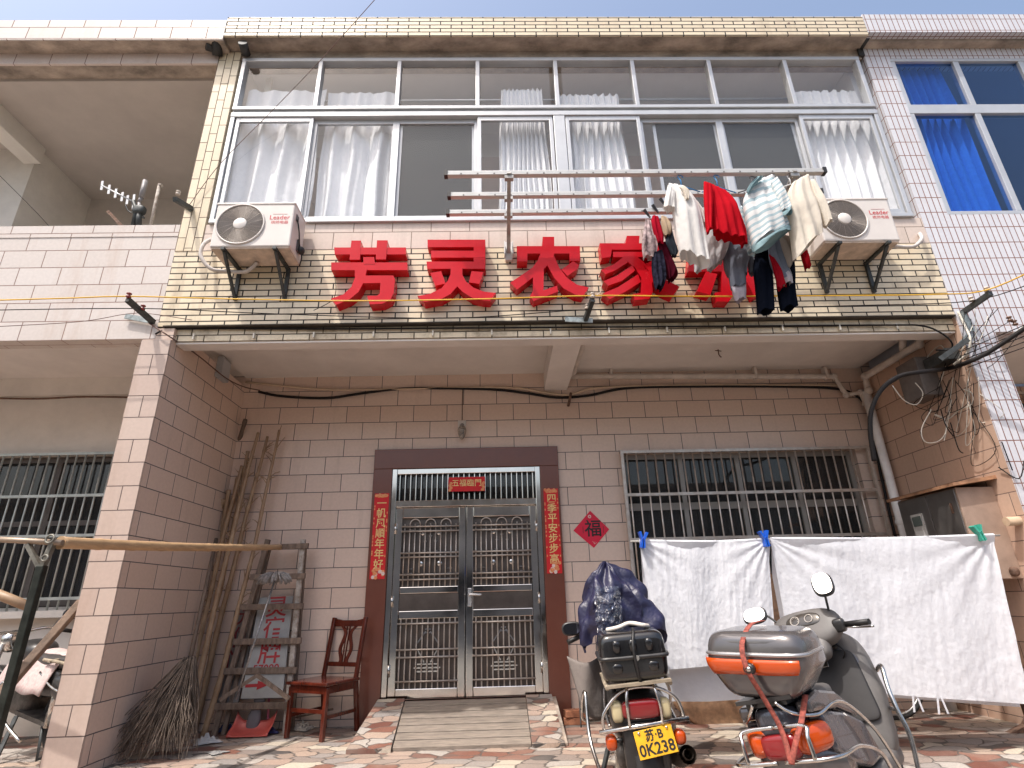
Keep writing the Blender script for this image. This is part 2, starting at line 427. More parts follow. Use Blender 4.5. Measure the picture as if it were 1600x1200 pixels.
def wall_y(mb, x0, x1, z0, z1, y, t, holes=()):     # wall facing -Y with rectangular holes (hx0,hx1,hz0,hz1)
    xs = sorted({x0, x1, *[h[0] for h in holes], *[h[1] for h in holes]}); zs = sorted({z0, z1, *[h[2] for h in holes], *[h[3] for h in holes]})
    xs = [x for x in xs if x0 <= x <= x1]; zs = [z for z in zs if z0 <= z <= z1]
    for i in range(len(xs)-1):
        for j in range(len(zs)-1):
            cx, cz = (xs[i]+xs[i+1])/2, (zs[j]+zs[j+1])/2
            if any(h[0] < cx < h[1] and h[2] < cz < h[3] for h in holes): continue
            a, b, c, d = xs[i], xs[i+1], zs[j], zs[j+1]
            mb.face([(a, y, c), (b, y, c), (b, y, d), (a, y, d)])
            mb.face([(b, y+t, c), (a, y+t, c), (a, y+t, d), (b, y+t, d)])
    for (a, b, c, d) in holes:
        mb.face([(a, y, c), (a, y+t, c), (b, y+t, c), (b, y, c)]); mb.face([(a, y, d), (b, y, d), (b, y+t, d), (a, y+t, d)])
        mb.face([(a, y, c), (a, y, d), (a, y+t, d), (a, y+t, c)]); mb.face([(b, y, c), (b, y+t, c), (b, y+t, d), (b, y, d)])
    mb.face([(x0, y, z0), (x0, y, z1), (x0, y+t, z1), (x0, y+t, z0)]); mb.face([(x1, y, z0), (x1, y+t, z0), (x1, y+t, z1), (x1, y, z1)])
    mb.face([(x0, y, z1), (x1, y, z1), (x1, y+t, z1), (x0, y+t, z1)]); mb.face([(x0, y, z0), (x0, y+t, z0), (x1, y+t, z0), (x1, y, z0)])
def B(*a):
    m = MB(); m.box(*a); return m
def boxes(L):
    m = MB()
    for a in L: m.box(*a)
    return m

# ------------------------------------------------------------------ ground
def ground_z(x, y):
    z = 0 if y > 4.05 else -(4.05-y)*.12
    return max(z, -.5)
def ground():
    m = MB()
    ys = [-60, -20, -6, -1, -.12] + [i*.25 for i in range(0, 17)] + [4.05, 4.4, 5, 5.6, 8, 20, 80]
    xs = [-80, -20, -8, -5, -3, -1, 0, 1, 2, 3, 4, 5, 6, 9, 20, 80]
    for i in range(len(xs)-1):
        for j in range(len(ys)-1):
            P = [(xs[i], ys[j]), (xs[i+1], ys[j]), (xs[i+1], ys[j+1]), (xs[i], ys[j+1])]
            m.face([(x, y, ground_z(x, y)) for x, y in P], uv=P)
    mt = bpy.data.materials.new('broken stone paving'); mt.use_nodes = True
    nt = mt.node_tree; b = nt.nodes['Principled BSDF']; L = nt.links.new
    tc = nt.nodes.new('ShaderNodeTexCoord'); mp = nt.nodes.new('ShaderNodeMapping'); mp.inputs['Scale'].default_value = (5.0, 8.4, 1); mp.inputs['Rotation'].default_value = (0, 0, .22)
    L(tc.outputs['UV'], mp.inputs[0])
    nz = nt.nodes.new('ShaderNodeTexNoise'); nz.inputs['Scale'].default_value = .8; L(mp.outputs[0], nz.inputs[0])
    ad = nt.nodes.new('ShaderNodeMix'); ad.data_type = 'RGBA'; ad.blend_type = 'ADD'; ad.inputs[0].default_value = .5
    L(mp.outputs[0], ad.inputs[6]); L(nz.outputs['Color'], ad.inputs[7])
    vo = nt.nodes.new('ShaderNodeTexVoronoi'); vo.voronoi_dimensions = '2D'; vo.feature = 'F1'; vo.inputs['Scale'].default_value = 1
    v2 = nt.nodes.new('ShaderNodeTexVoronoi'); v2.voronoi_dimensions = '2D'; v2.feature = 'F2'; v2.inputs['Scale'].default_value = 1
    for q in (vo, v2): q.distance = 'CHEBYCHEV'; q.inputs['Randomness'].default_value = .85
    ve = nt.nodes.new('ShaderNodeMath'); ve.operation = 'SUBTRACT'; L(v2.outputs['Distance'], ve.inputs[0]); L(vo.outputs['Distance'], ve.inputs[1])
    L(ad.outputs[2], vo.inputs['Vector']); L(ad.outputs[2], v2.inputs['Vector'])
    sp = nt.nodes.new('ShaderNodeSeparateColor'); L(vo.outputs['Color'], sp.inputs[0])
    rp = nt.nodes.new('ShaderNodeValToRGB'); rp.color_ramp.interpolation = 'CONSTANT'
    pal = [(0, (.33, .25, .20)), (.13, (.15, .05, .033)), (.25, (.42, .38, .34)), (.35, (.27, .22, .19)), (.47, (.40, .29, .23)), (.56, (.06, .055, .055)), (.64, (.55, .48, .38)), (.73, (.22, .09, .06)), (.83, (.29, .26, .24)), (.92, (.42, .31, .24))]
    el = rp.color_ramp.elements
    el[0].position = 0; el[0].color = (*pal[0][1], 1); el[1].position = pal[1][0]; el[1].color = (*pal[1][1], 1)
    for p, c in pal[2:]:
        e = el.new(p); e.color = (*c, 1)
    L(sp.outputs[0], rp.inputs[0])
    n2 = nt.nodes.new('ShaderNodeTexNoise'); n2.inputs['Scale'].default_value = 60; n2.inputs['Detail'].default_value = 6; n2.inputs['Roughness'].default_value = .8
    L(tc.outputs['UV'], n2.inputs[0])
    g = nt.nodes.new('ShaderNodeMapRange'); g.inputs[1].default_value = .3; g.inputs[2].default_value = .7; g.inputs[3].default_value = .62; g.inputs[4].default_value = 1.2; L(n2.outputs[0], g.inputs[0])
    mx = nt.nodes.new('ShaderNodeMix'); mx.data_type = 'RGBA'; mx.blend_type = 'MULTIPLY'; mx.inputs[0].default_value = 1
    L(rp.outputs[0], mx.inputs[6]); L(g.outputs[0], mx.inputs[7])
    # dust lying over the stones
    n3 = nt.nodes.new('ShaderNodeTexNoise'); n3.inputs['Scale'].default_value = 2.2; n3.inputs['Detail'].default_value = 7; L(tc.outputs['UV'], n3.inputs[0])
    d = nt.nodes.new('ShaderNodeMapRange'); d.inputs[1].default_value = .45; d.inputs[2].default_value = .75; d.inputs[3].default_value = .04; d.inputs[4].default_value = .5; L(n3.outputs[0], d.inputs[0])
    m2 = nt.nodes.new('ShaderNodeMix'); m2.data_type = 'RGBA'; L(d.outputs[0], m2.inputs[0]); L(mx.outputs[2], m2.inputs[6]); m2.inputs[7].default_value = (.40, .33, .27, 1)
    ed = nt.nodes.new('ShaderNodeMapRange'); ed.inputs[1].default_value = .03; ed.inputs[2].default_value = .075; L(ve.outputs[0], ed.inputs[0])
    m3 = nt.nodes.new('ShaderNodeMix'); m3.data_type = 'RGBA'; L(ed.outputs[0], m3.inputs[0]); m3.inputs[6].default_value = (.13, .11, .095, 1); L(m2.outputs[2], m3.inputs[7])
    L(m3.outputs[2], b.inputs['Base Color']); b.inputs['Roughness'].default_value = .6
    hh = nt.nodes.new('ShaderNodeMath'); hh.operation = 'MULTIPLY_ADD'; hh.inputs[1].default_value = .35; L(n2.outputs[0], hh.inputs[0]); L(ed.outputs[0], hh.inputs[2])
    bp = nt.nodes.new('ShaderNodeBump'); bp.inputs['Strength'].default_value = .8; bp.inputs['Distance'].default_value = .008; L(hh.outputs[0], bp.inputs['Height']); L(bp.outputs[0], b.inputs['Normal'])
    o = m.build('paved_ground', mt); o['kind'] = 'structure'
    return mt
M_pave = ground()

# ------------------------------------------------------------------ the house
house = thing('tiled_house', (.6, 4.9, 0), 'middle two-storey tiled house with red characters on its brick band and a steel double door', 'house')
DX0, DX1, DZ1 = -1.272, .594, 2.452
WX0, WX1, WZ0, WZ1 = 1.262, 3.70, .82, 2.375
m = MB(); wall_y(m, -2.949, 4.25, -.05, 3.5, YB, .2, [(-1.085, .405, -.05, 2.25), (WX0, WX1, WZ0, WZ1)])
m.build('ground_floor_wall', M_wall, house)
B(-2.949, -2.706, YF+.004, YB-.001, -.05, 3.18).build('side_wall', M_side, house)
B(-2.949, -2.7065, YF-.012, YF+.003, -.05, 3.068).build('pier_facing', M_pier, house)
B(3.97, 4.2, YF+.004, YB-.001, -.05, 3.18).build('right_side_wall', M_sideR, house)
B(-2.706, 3.97, 4.40, 5.599, 3.276, 3.5).build('soffit', M_plaster, house)
B(.49, .735, 4.40, 5.598, 3.078, 3.275).build('ceiling_beam', M_plaster, house)
# lower lip of the brick band with its plastered underside
B(-2.82, 3.975, 4.268, 4.40, 3.068, 3.196).build('ledge', M_brickdirty, house)
B(-2.70, 3.965, 4.275, 4.41, 3.052, 3.067).build('ledge_underside', M_plaster, house)
B(-2.85, 3.978, YF, 4.398, 3.197, 3.9405).build('brick_band', M_brick, house)
B(-2.80, 3.97, 4.215, 4.267, 3.190, 3.2).build('drip_strip', pm('dark drip edge', (.055, .045, .035), .9, nz=.5, nscale=9), house)  # near-black strip under the brick band
B(-2.62, 3.975, YF-.002, 4.396, 3.9415, 4.222).build('sill_band', M_band, house)
B(-2.85, -2.625, YF-.006, 4.36, 3.9420, 6.40).build('brick_pier', M_soldier, house)
B(-2.85, -2.63, 4.3605, 7.5, 3.3, 6.40).build('party_wall', M_stucco, house)
B(-2.63, 3.95, 4.235, 4.40, 6.295, 6.42).build('window_lintel', M_rough, house)
B(-2.745, 3.94, 4.075, 4.6, 6.421, 6.52).build('eave_underside', M_rough, house)
B(-2.745, 3.945, 4.06, 4.074, 6.421, 6.70).build('eave_fascia', M_bricktop, house)
B(-2.745, 3.945, 4.0745, 9, 6.521, 6.69).build('roof_slab', M_rough, house)
# upper room
m = MB()
wall_y(m, -2.62, 3.96, 3.3, 6.42, 7.4, .1, [(-2.3, 3.6, 3.9, 6.2)]); m.box(3.90, 3.968, 4.401, 7.4, 3.3, 6.42)  # unseen rear wall cut wide open to throw daylight on the ceiling
m.build('upper_room_wall', M_room, house)
boxes([(-2.62, 3.9, 4.41, 7.4, 6.36, 6.415), (-2.62, 3.9, 5.3, 5.55, 6.0, 6.36)]).build('upper_room_ceiling', M_room, house)
B(-2.62, 3.9, 4.41, 7.4, 3.51, 3.56).build('upper_room_floor', M_floor, house)
# ground room behind door and window
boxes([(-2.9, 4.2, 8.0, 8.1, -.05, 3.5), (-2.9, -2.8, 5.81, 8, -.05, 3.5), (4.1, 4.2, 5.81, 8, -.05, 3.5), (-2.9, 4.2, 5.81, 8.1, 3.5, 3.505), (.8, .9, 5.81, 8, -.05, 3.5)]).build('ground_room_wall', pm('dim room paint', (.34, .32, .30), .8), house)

# upper window: eight bays, a fixed light over a sliding sash in each
WXS = [-2.595 + .8106*i for i in range(9)]
ZB, ZT0, ZT1, ZTOP = 4.224, 5.49, 5.625, 6.293
m = MB()
for i, x in enumerate(WXS):
    w = .021
    xa, xb = (x, x+2*w) if i == 0 else ((x-2*w, x) if i == 8 else (x-w, x+w))
    m.box(xa, xb, 4.205, 4.285, ZT1, ZTOP-.045)
    if i in (0, 4, 8): m.box(xa-(.035 if i == 4 else 0), xb+(.035 if i == 4 else 0), 4.205, 4.285, ZB+.04, ZT0)
m.box(WXS[0], WXS[8], 4.203, 4.287, ZTOP-.045, ZTOP); m.box(WXS[0], WXS[8], 4.201, 4.289, ZT0, ZT0+.055); m.box(WXS[0], WXS[8], 4.222, 4.284, ZT0+.0555, ZT1-.0405); m.box(WXS[0], WXS[8], 4.201, 4.289, ZT1-.04, ZT1)
m.box(WXS[0], WXS[8], 4.199, 4.291, ZB, ZB+.04)
win = m.build('upper_window', M_alu, house, bevel=.004)
SH = [0, 1, 1, 0, 0, 1, 1, 0]
for i in range(8):
    x0, x1 = WXS[i]+.0285, WXS[i+1]-.0285
    if i == 0: x0 += .028
    if i == 7: x1 -= .028
    if i == 3: x1 -= .036
    if i == 4: x0 += .036
    f = MB(); f.face([(x0, 4.248, ZT1), (x1, 4.248, ZT1), (x1, 4.248, ZTOP-.046), (x0, 4.248, ZTOP-.046)]); f.build('pane', M_glass, win)
    y = 4.215 if not SH[i] else 4.25
    a, b = x0-(.03 if i not in (0, 4) else 0), x1+(.03 if i not in (3, 7) else 0)
    f = MB(); s = .036
    f.box(a, a+s, y, y+.028, ZB+.041, ZT0-.001); f.box(b-s, b, y, y+.028, ZB+.041, ZT0-.001); f.box(a+s, b-s, y, y+.028, ZB+.041, ZB+.095); f.box(a+s, b-s, y, y+.028, ZT0-.055, ZT0-.001)
    f.build('sash', M_alu, win, bevel=.003)
    f = MB(); f.face([(a+s, y+.014, ZB+.095), (b-s, y+.014, ZB+.095), (b-s, y+.014, ZT0-.055), (a+s, y+.014, ZT0-.055)]); f.build('pane', M_glass, win)
# insect screens behind two of the sashes
for i, xa, xb in ((2, .03, .78), (5, .14, .79), (6, .03, .78)):
    f = MB(); x0, x1 = WXS[i]+xa, WXS[i]+xb
    f.box(x0, x0+.03, 4.281, 4.297, ZB+.042, ZT0-.002); f.box(x1-.03, x1, 4.281, 4.297, ZB+.042, ZT0-.002)
    build_pieces(f, 'screen_frame', M_alu, win)
    f = MB(); f.face([(x0+.03, 4.288, ZB+.042), (x1-.03, 4.288, ZB+.042), (x1-.03, 4.288, ZT0-.002), (x0+.03, 4.288, ZT0-.002)]); f.build('insect_screen', M_screen, win)
m = MB(); m.tube([(-2.6, 4.50, 6.02), (3.88, 4.50, 6.02)], .014); m.build('curtain_rail', M_alu, house)
boxes([(-2.45, -2.39, 4.45, 4.49, 5.5, 6.3)]).build('room_strut', M_stucco, house)

M_curt = clothm('white curtain', (.93, .935, .95), trans=.06, nz=.04)
def curtain(px0, px1, py_top, py_bot, folds, amp, seed, label, mat=M_curt, Y=4.37, name='curtain', flare=0, group='curtains in the upper windows'):
    rnd = random.Random(seed); ph = [rnd.uniform(0, 6.28) for _ in range(4)]
    a, b = A(px0, py_bot, Y), A(px1, py_bot, Y); t = A((px0+px1)/2, py_top, Y).z; zb = a.z-.1
    W = b.x-a.x
    def fn(u, v):
        z = t+(zb-t)*v
        fx = u + .012*math.sin(9*v+ph[0]+7*u)
        k = math.sin(2*math.pi*folds*(u+.03*math.sin(5*u+ph[1]))+ph[2]) + .35*math.sin(2*math.pi*folds*2.3*u+ph[3]+2*v)
        top = .02*abs(math.sin(math.pi*folds*u+ph[1]))*(1 if v < .02 else 0)
        return V((a.x+W*(fx+flare*(fx-.5)*v), Y+amp*k*(.35+.65*min(1, v*3)), z-top*1.6))
    m = MB(); m.grid(fn, max(40, int(folds*14)), 26)
    return tag(m.build(name, mat), label, 'curtain', group)
curtain(347, 483, 140, 352, 3.2, .045, 1, 'white curtain drawn across the leftmost upper window bay')
curtain(487, 606, 143, 350, 3.4, .042, 2, 'white curtain drawn across the second upper window bay from the left')
curtain(787, 858, 138, 348, 9, .03, 3, 'narrow bunched white curtain left of the thick middle window post', flare=.25)
curtain(884, 990, 146, 346, 9, .03, 4, 'bluish white gathered curtain just right of the thick middle window post', flare=.2)
curtain(1287, 1402, 140, 335, 7, .03, 5, 'white bunched curtain behind the right air conditioner', flare=.15)

# door: brown stone surround, steel frame with barred transom, two grille leaves
m = MB()
S0, S1, ST = -1.085, .405, 2.25
m.box(DX0, S0, YB-.035, YB+.1, -.05, ST); m.box(S1, DX1, YB-.035, YB+.1, -.05, ST); m.box(DX0, DX1, YB-.035, YB+.1, ST+.001, DZ1)
m.build('door_surround', M_brown, house, bevel=.004)
TZ = .18                                   # threshold
TR0, TR1 = 1.865, 1.93
m = MB()
m.box(S0, S0+.05, YB-.02, YB+.09, TZ, ST); m.box(S1-.05, S1, YB-.02, YB+.09, TZ, ST)
m.box(S0+.05, S1-.05, YB-.018, YB+.09, ST-.055, ST-.001); m.box(S0+.05, S1-.05, YB-.022, YB+.09, TR0, TR1)
df = m.build('door_frame', M_steel, house, bevel=.005)
m = MB()
for i in range(26): m.tube([(S0+.075+(S1-S0-.15)*i/25, YB+.02, TR1), (S0+.075+(S1-S0-.15)*i/25, YB+.02, ST-.055)], .008, 6, cap=False)
m.build('transom_bars', M_steel, df)
B(S0+.05, S1-.05, YB+.055, YB+.06, TR1, ST-.056).build('transom_pane', M_glassd, df)
B(S0+.001, S1-.001, YB-.06, YB+.2, .0, TZ-.001).build('threshold', M_brown, house)
XM = (S0+S1)/2 - .002
M_panel = pm('dark pressed steel', (.12, .10, .088), .42, .7, nz=.25, nscale=7)
def leaf(x0, x1, hand):
    d = MB(); y0, y1 = YB+.002, YB+.045
    z0, z1 = TZ+.008, TR0-.003
    s = .085
    d.box(x0, x0+s*.8, y0, y1, z0, z1); d.box(x1-s*.8, x1, y0, y1, z0, z1)
    xa, xb = x0+s*.8, x1-s*.8
    d.box(xa, xb, y0+.001, y1, z1-.10, z1); d.box(xa, xb, y0+.001, y1, z0, z0+.085)
    zm0, zm1 = .845, 1.125
    d.box(xa, xb, y0+.002, y1, zm0, zm0+.07); d.box(xa, xb, y0+.002, y1, zm1-.06, zm1)
    dr = d.build('door', M_steel, house, bevel=.006)
    q = MB(); q.box(xa, xb, y0+.012, y1-.004, zm0+.07, zm1-.06); q.build('lock_panel', M_panel, dr)
    # dark back sheet with raised ornaments
    q = MB(); q.box(xa, xb, y1-.006, y1-.002, z0+.085, zm0); q.box(xa, xb, y1-.006, y1-.002, zm1, z1-.10); q.build('back_sheet', M_panel, dr)
    g = MB(); n = 11
    for (za, zb, rails, tops) in ((zm1, z1-.10, (.06, .13, .40, .46, .69, .755), True), (z0+.085, zm0, (.05, .30, .36, .57), False)):
        H = zb-za
        fr = (.10, .17, .42, .48, .80, .87) if tops else (.10, .44, .55, .93)
        for f in fr:
            z = za+H*f
            g.tube([(xa-.004, y0-.004, z), (xb+.004, y0-.004, z)], .0085, 6)
        for i in range(n):
            x = xa+(xb-xa)*(i+.5)/n
            g.tube([(x, y0+.01, za), (x, y0+.01, zb-(.055 if tops else 0))], .0075, 6, cap=tops)
        if tops:
            for c in (2, 5, 8):
                x = xa+(xb-xa)*(c+.5)/n; w = (xb-xa)/n
                g.torus(Matrix.Translation((x, y0+.008, zb-.06)) @ Matrix.Rotation(R(90), 4, 'X'), w*.98, .006, 14, 6, 0, math.pi)
    g.build('door_grille', M_steeld, dr)
    o = MB(); cx = (xa+xb)/2; zc = (zm1+z1-.1)/2+.02
    for dx, dz in ((0, .12), (-.05, .07), (.05, .07), (-.055, -.02), (.055, -.02), (0, -.07)):
        o.prism([(cx+dx-.018, y1-.007, zc+dz+.012), (cx+dx, y1-.007, zc+dz-.016), (cx+dx+.018, y1-.007, zc+dz+.012)], (0, -.014, 0))
    for dx in (-.19, .19):
        for z in (zc-.22, zc-.18, zc+.18, zc+.22): o.box(cx+dx-.025, cx+dx+.025, y1-.016, y1-.006, z, z+.008)
    for dx, dz in ((-.08, .16), (.08, .16), (-.09, -.13), (.09, -.13)):
        o.blob((cx+dx, y1-.008, zc+dz), (.055, .016, .055), 1, n=12, m=8)
    zc = (z0+.085+zm0)/2
    for k, (w, dz) in enumerate(((.08, .16), (.05, .19), (.14, .02), (.18, -.10), (.24, -.13), (.20, -.16))):
        o.box(cx-w/2, cx+w/2, y1-.018, y1-.006, zc+dz, zc+dz+.012)
    for sg in (-1, 1):
        o.bar((cx+sg*.02, y1-.012, zc+.18), (cx+sg*.11, y1-.012, zc+.06), .008, .012); o.bar((cx+sg*.11, y1-.012, zc+.06), (cx+sg*.03, y1-.012, zc-.08), .008, .012)
    build_pieces(o, 'door_ornament', pm('bright ornament', (.75, .72, .68), .12, 1), dr)
    if hand:
        h = MB(); x = x0+.035
        h.box(x-.018, x+.018, y0-.012, y0, .94, 1.10)
        h.tube([(x, y0-.01, 1.045), (x, y0-.05, 1.045), (x+.02, y0-.055, 1.045), (x+.11, y0-.05, 1.04)], .011, 8)
        h.build('handle', pm('bright handle', (.8, .79, .77), .25, .8), dr, bevel=.003)
    hx = x0+.006 if not hand else x1-.006
    h = MB()
    for z in (.42, 1.0, 1.66): h.tube([(hx, y0-.012, z-.05), (hx, y0-.012, z+.05)], .011, 8)
    build_pieces(h, 'hinge', M_steel, dr)
leaf(S0+.052, XM-.003, False)
leaf(XM+.003, S1-.052, True)

# ground-floor window and its bars
m = MB()
y0, y1 = 5.70, 5.745
m.box(WX0, WX1, y0, y1, WZ1-.05, WZ1); m.box(WX0, WX1, y0, y1, WZ0, WZ0+.05); m.box(WX0, WX1, y0+.001, y1, 1.80, 1.87)
for x in (WX0, WX0+.60, WX0+1.2, WX0+1.80, WX1-.045): m.box(x, x+.045, y0-.002, y1, WZ0+.05, WZ1-.05)
lw = m.build('lower_window', pm('dusty window frame', (.33, .31, .28), .5, .4), house)
B(WX0, WX1, y0+.02, y0+.025, WZ0+.05, WZ1-.05).build('pane', M_glassd, lw)
m = MB()
GY = 5.53
for i in range(26):
    x = WX0+.03+.0965*i
    if x < WX1: m.tube([(x, GY, WZ0+.02), (x, GY, WZ1-.02)], .0085, 6)
for z in (1.50, 1.93, 1.06, WZ0+.01, WZ1-.01): m.bar((WX0-.02, GY, z), (WX1+.10, GY, z), .024, .028)
m.bar((WX0-.02, GY, WZ0), (WX0-.02, GY, WZ1), .03, .03); m.bar((WX1+.085, GY, WZ0), (WX1+.085, GY, WZ1), .03, .03)
for x in (WX0-.02, WX1+.085):
    for z in (WZ0, WZ1): m.bar((x, GY, z), (x, YB+.02, z), .024, .024)
m.build('window_grille', M_steeld, house)
curtain(1180, 1330, 712, 900, 12, .03, 8, 'grey net curtain hanging inside the barred ground-floor window', mat=clothm('net curtain', (.60, .63, .64), trans=.5), Y=5.79, group=None)

# drain pipes under the soffit
def pipe(px, r, name, mat, parent, clips=()):
    m = MB(); m.tube(px, r, 10)
    for i in range(1, len(px)-1): m.blob(px[i], (r*2.5,)*3, 1, n=10, m=8)
    for c in clips: m.box(c[0]-.012, c[0]+.012, c[1]-r*1.25, c[1]+r*1.25, c[2]-r*1.25, c[2]+.10)
    return m.build(name, mat, parent)
yp = 5.52
pl = [A(905, 530, 4.5), A(892, 588, 5.5), A(1303, 588, yp), A(1322, 617, yp), A(1345, 613, yp), AX(1357, 638, 3.90)]
pipe(pl[1:], .03, 'drain_pipe', M_pvc, house, clips=[A(955, 588, yp), A(1180, 588, yp), A(1290, 588, yp)])
pipe([V((.80, 4.46, 3.235)), V((.80, 5.46, 3.235)), pl[1]], .03, 'drain_pipe', M_pvc, house)
pr = [AX(1440, 522, 3.90), AX(1436, 538, 3.90), AX(1352, 588, 3.90), AX(1357, 610, 3.90), AX(1352, 634, 3.90)]
pipe(pr, .035, 'drain_pipe', M_pvc, house)
pipe([AX(1410, 524, 3.88), AX(1411, 548, 3.90)], .033, 'drain_pipe', M_pvc, house)
x, y = 3.89, 5.47
pipe([V((x, y, 2.95)), V((x, y, 1.6)), V((x, y, 0))], .042, 'down_pipe', pm('white down pipe', (.86, .84, .82), .45, nz=.15, nscale=4), house)
m = MB(); m.tube(smooth_path([A(384, 597, 5.585), A(520, 609, 5.57), A(700, 606, 5.57), A(800, 606, 5.57), A(855, 614, 5.57), A(890, 617, 5.57), A(935, 606, 5.57), A(1080, 602, 5.57), A(1240, 602, 5.57), A(1312, 602, 5.57)], 6), .013, 8); m.build('conduit', pm('buff conduit', (.55, .42, .30), .5, nz=.15), house)
# black rain spouts in the eave corner
m = MB(); m.tube([A(322, 73, 4.12), A(344, 80, 4.2)], .035, 10); m.tube([A(338, 62, 4.1), A(340, 88, 4.21)], .05, 10); m.tube([A(379, 66, 4.08), A(385, 86, 4.2)], .045, 10); build_pieces(m, 'rain_spout', M_pipeb, house)
m = MB(); m.box(3.925, 3.985, 4.10, 4.22, 6.425, 6.43); m.box(3.915, 3.975, 4.212, 4.226, 6.32, 6.425); build_pieces(m, 'stained_joint', M_pipeb, house)
# meter cabinet on the right side wall
cab = thing('meter_cabinet', (3.8, 4.8, 1.0), 'tall grey steel electric meter cabinet with a sloped rusty roof on the right side wall', 'cabinet')
B(3.66, 3.969, 4.42, 5.12, 1.045, 1.745).build('cabinet_body', pm('beige cabinet paint', (.36, .255, .195), .6, nz=.2), cab, bevel=.004)
for a, b in ((4.435, 4.745), (4.755, 5.11)): B(3.648, 3.659, a, b, 1.06, 1.735).build('cabinet_door', pm('brushed cabinet steel', (.30, .28, .265), .32, .85, nz=.2, nscale=3), cab, bevel=.003)
m = MB(); m.prism([(3.60, 4.36, 1.748), (3.99, 4.36, 1.80), (3.99, 4.36, 1.83), (3.60, 4.36, 1.773)], (0, .82, 0)); m.build('cabinet_roof', pm('rusty roof sheet', (.38, .20, .11), .8, .1, nz=.45, nscale=12), cab)
m = MB(); m.box(3.638, 3.647, 4.84, 4.98, 1.36, 1.60); m.build('meter_window', pm('milky meter cover', (.50, .48, .45), .25), cab)
m = MB(); m.box(3.630, 3.637, 4.86, 4.96, 1.50, 1.58); m.build('meter_display', pm('meter display', (.10, .12, .11), .2), cab)
m = MB(); m.box(3.630, 3.6375, 4.862, 4.958, 1.39, 1.46)
for i in range(3): m.box(3.632, 3.6378, 4.87, 4.95, 1.465+.01*i, 1.47+.01*i)
m.build('meter_label', pm('meter label', (.62, .60, .57), .4), cab)
m = MB(); m.box(3.64, 3.647, 4.49, 4.51, 1.55, 1.63); m.build('cabinet_latch', M_rust, cab)
for x, y in ((4.62, 1.70), (5.03, 1.70)): pass
# ------------------------------------------------------------------ left neighbour
lh = thing('balcony_house', (-5, 5, 0), 'pale tiled house on the left with an open upper balcony and a barred window below', 'house')
XL = -9.0
boxes([(XL, -2.851, YF+.002, 4.38, 3.082, 4.10)]).build('balcony_parapet', M_ltile, lh)
B(XL, -2.852, YF-.004, 4.39, 4.101, 4.224).build('parapet_coping', M_ltile, lh)
B(XL, -2.852, YF-.01, YF+.015, 6.235, 6.375).build('balcony_lintel', M_llint, lh)
B(XL, -2.853, YF+.016, 4.40, 6.238, 6.375).build('lintel_beam', M_rough, lh)
B(XL, -2.748, 4.075, 4.6, 6.376, 6.47).build('eave_underside', M_rough, lh)
B(XL, -2.748, 4.058, 4.074, 6.376, 6.655).build('eave_fascia', M_leave, lh)
B(XL, -2.748, 4.0745, 9, 6.471, 6.64).build('roof_slab', M_rough, lh)
B(XL, -2.853, 4.401, 8, 6.205, 6.37).build('balcony_ceiling', pm('balcony ceiling paint', (.52, .465, .42), .85, nz=.12, nscale=1.6), lh)
M_balc = pm('balcony wall paint', (.60, .55, .50), .85, nz=.18, nscale=2)
B(-5.5, -2.853, 6.25, 6.4, 3.3, 6.204).build('balcony_back_wall', M_balc, lh)
B(XL, -5.5, 5.34, 6.4, 3.3, 6.204).build('balcony_wall', M_stucco, lh)
B(-5.62, -5.42, 4.401, 5.339, 5.98, 6.204).build('balcony_beam', M_stucco, lh)
B(XL, -2.853, 4.381, 6.3, 3.295, 3.40).build('balcony_slab', M_plaster, lh)
m = MB(); wall_y(m, XL, -2.95, -.05, 3.29, YB+.001, .2, [(-6.1, -3.78, 1.03, 2.48)]); m.build('ground_floor_wall', M_stucco, lh)
B(XL, -2.95, 4.381, YB, 3.16, 3.294).build('soffit', M_plaster, lh) if False else None
B(XL, -2.952, YB-.05, YB, 3.10, 3.294).build('wall_beam', M_stucco, lh)
B(-6.2, -3.7, 5.9, 8, 0, 3).build('dark_room', M_dark, lh) if False else None
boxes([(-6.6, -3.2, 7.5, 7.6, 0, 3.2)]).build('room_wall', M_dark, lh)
m = MB()
for x in (-6.08, -5.3, -4.55, -3.83): m.box(x, x+.05, 5.72, 5.76, 1.04, 2.47)
for z in (1.04, 1.78, 2.42): m.box(-6.08, -3.78, 5.721, 5.759, z, z+.05)
w2 = m.build('lower_window', pm('brown window frame', (.10, .085, .075), .5), lh)
B(-6.08, -3.80, 5.738, 5.742, 1.05, 2.46).build('pane', M_glassd, w2)
M_green = pm('pale green bar paint', (.46, .49, .46), .4, .35, nz=.25, nscale=9)
m = MB()
for i in range(27):
    x = -6.12+.09*i; m.tube([(x, 5.53, 1.0), (x, 5.53, 2.47)], .009, 6)
for z in (1.10, 1.66, 2.04, 2.46): m.bar((-6.15, 5.53, z), (-3.72, 5.53, z), .022, .026)
m.build('window_grille', M_green, lh)
B(-6.2, -3.7, 5.45, 5.6, .94, 1.0).build('window_sill', M_stucco, lh)
curtain(-60, 120, 715, 930, 12, .03, 9, 'dark curtain hanging inside the barred window of the left house', mat=clothm('dusk curtain', (.16, .155, .16), trans=.4), Y=5.95, group=None)
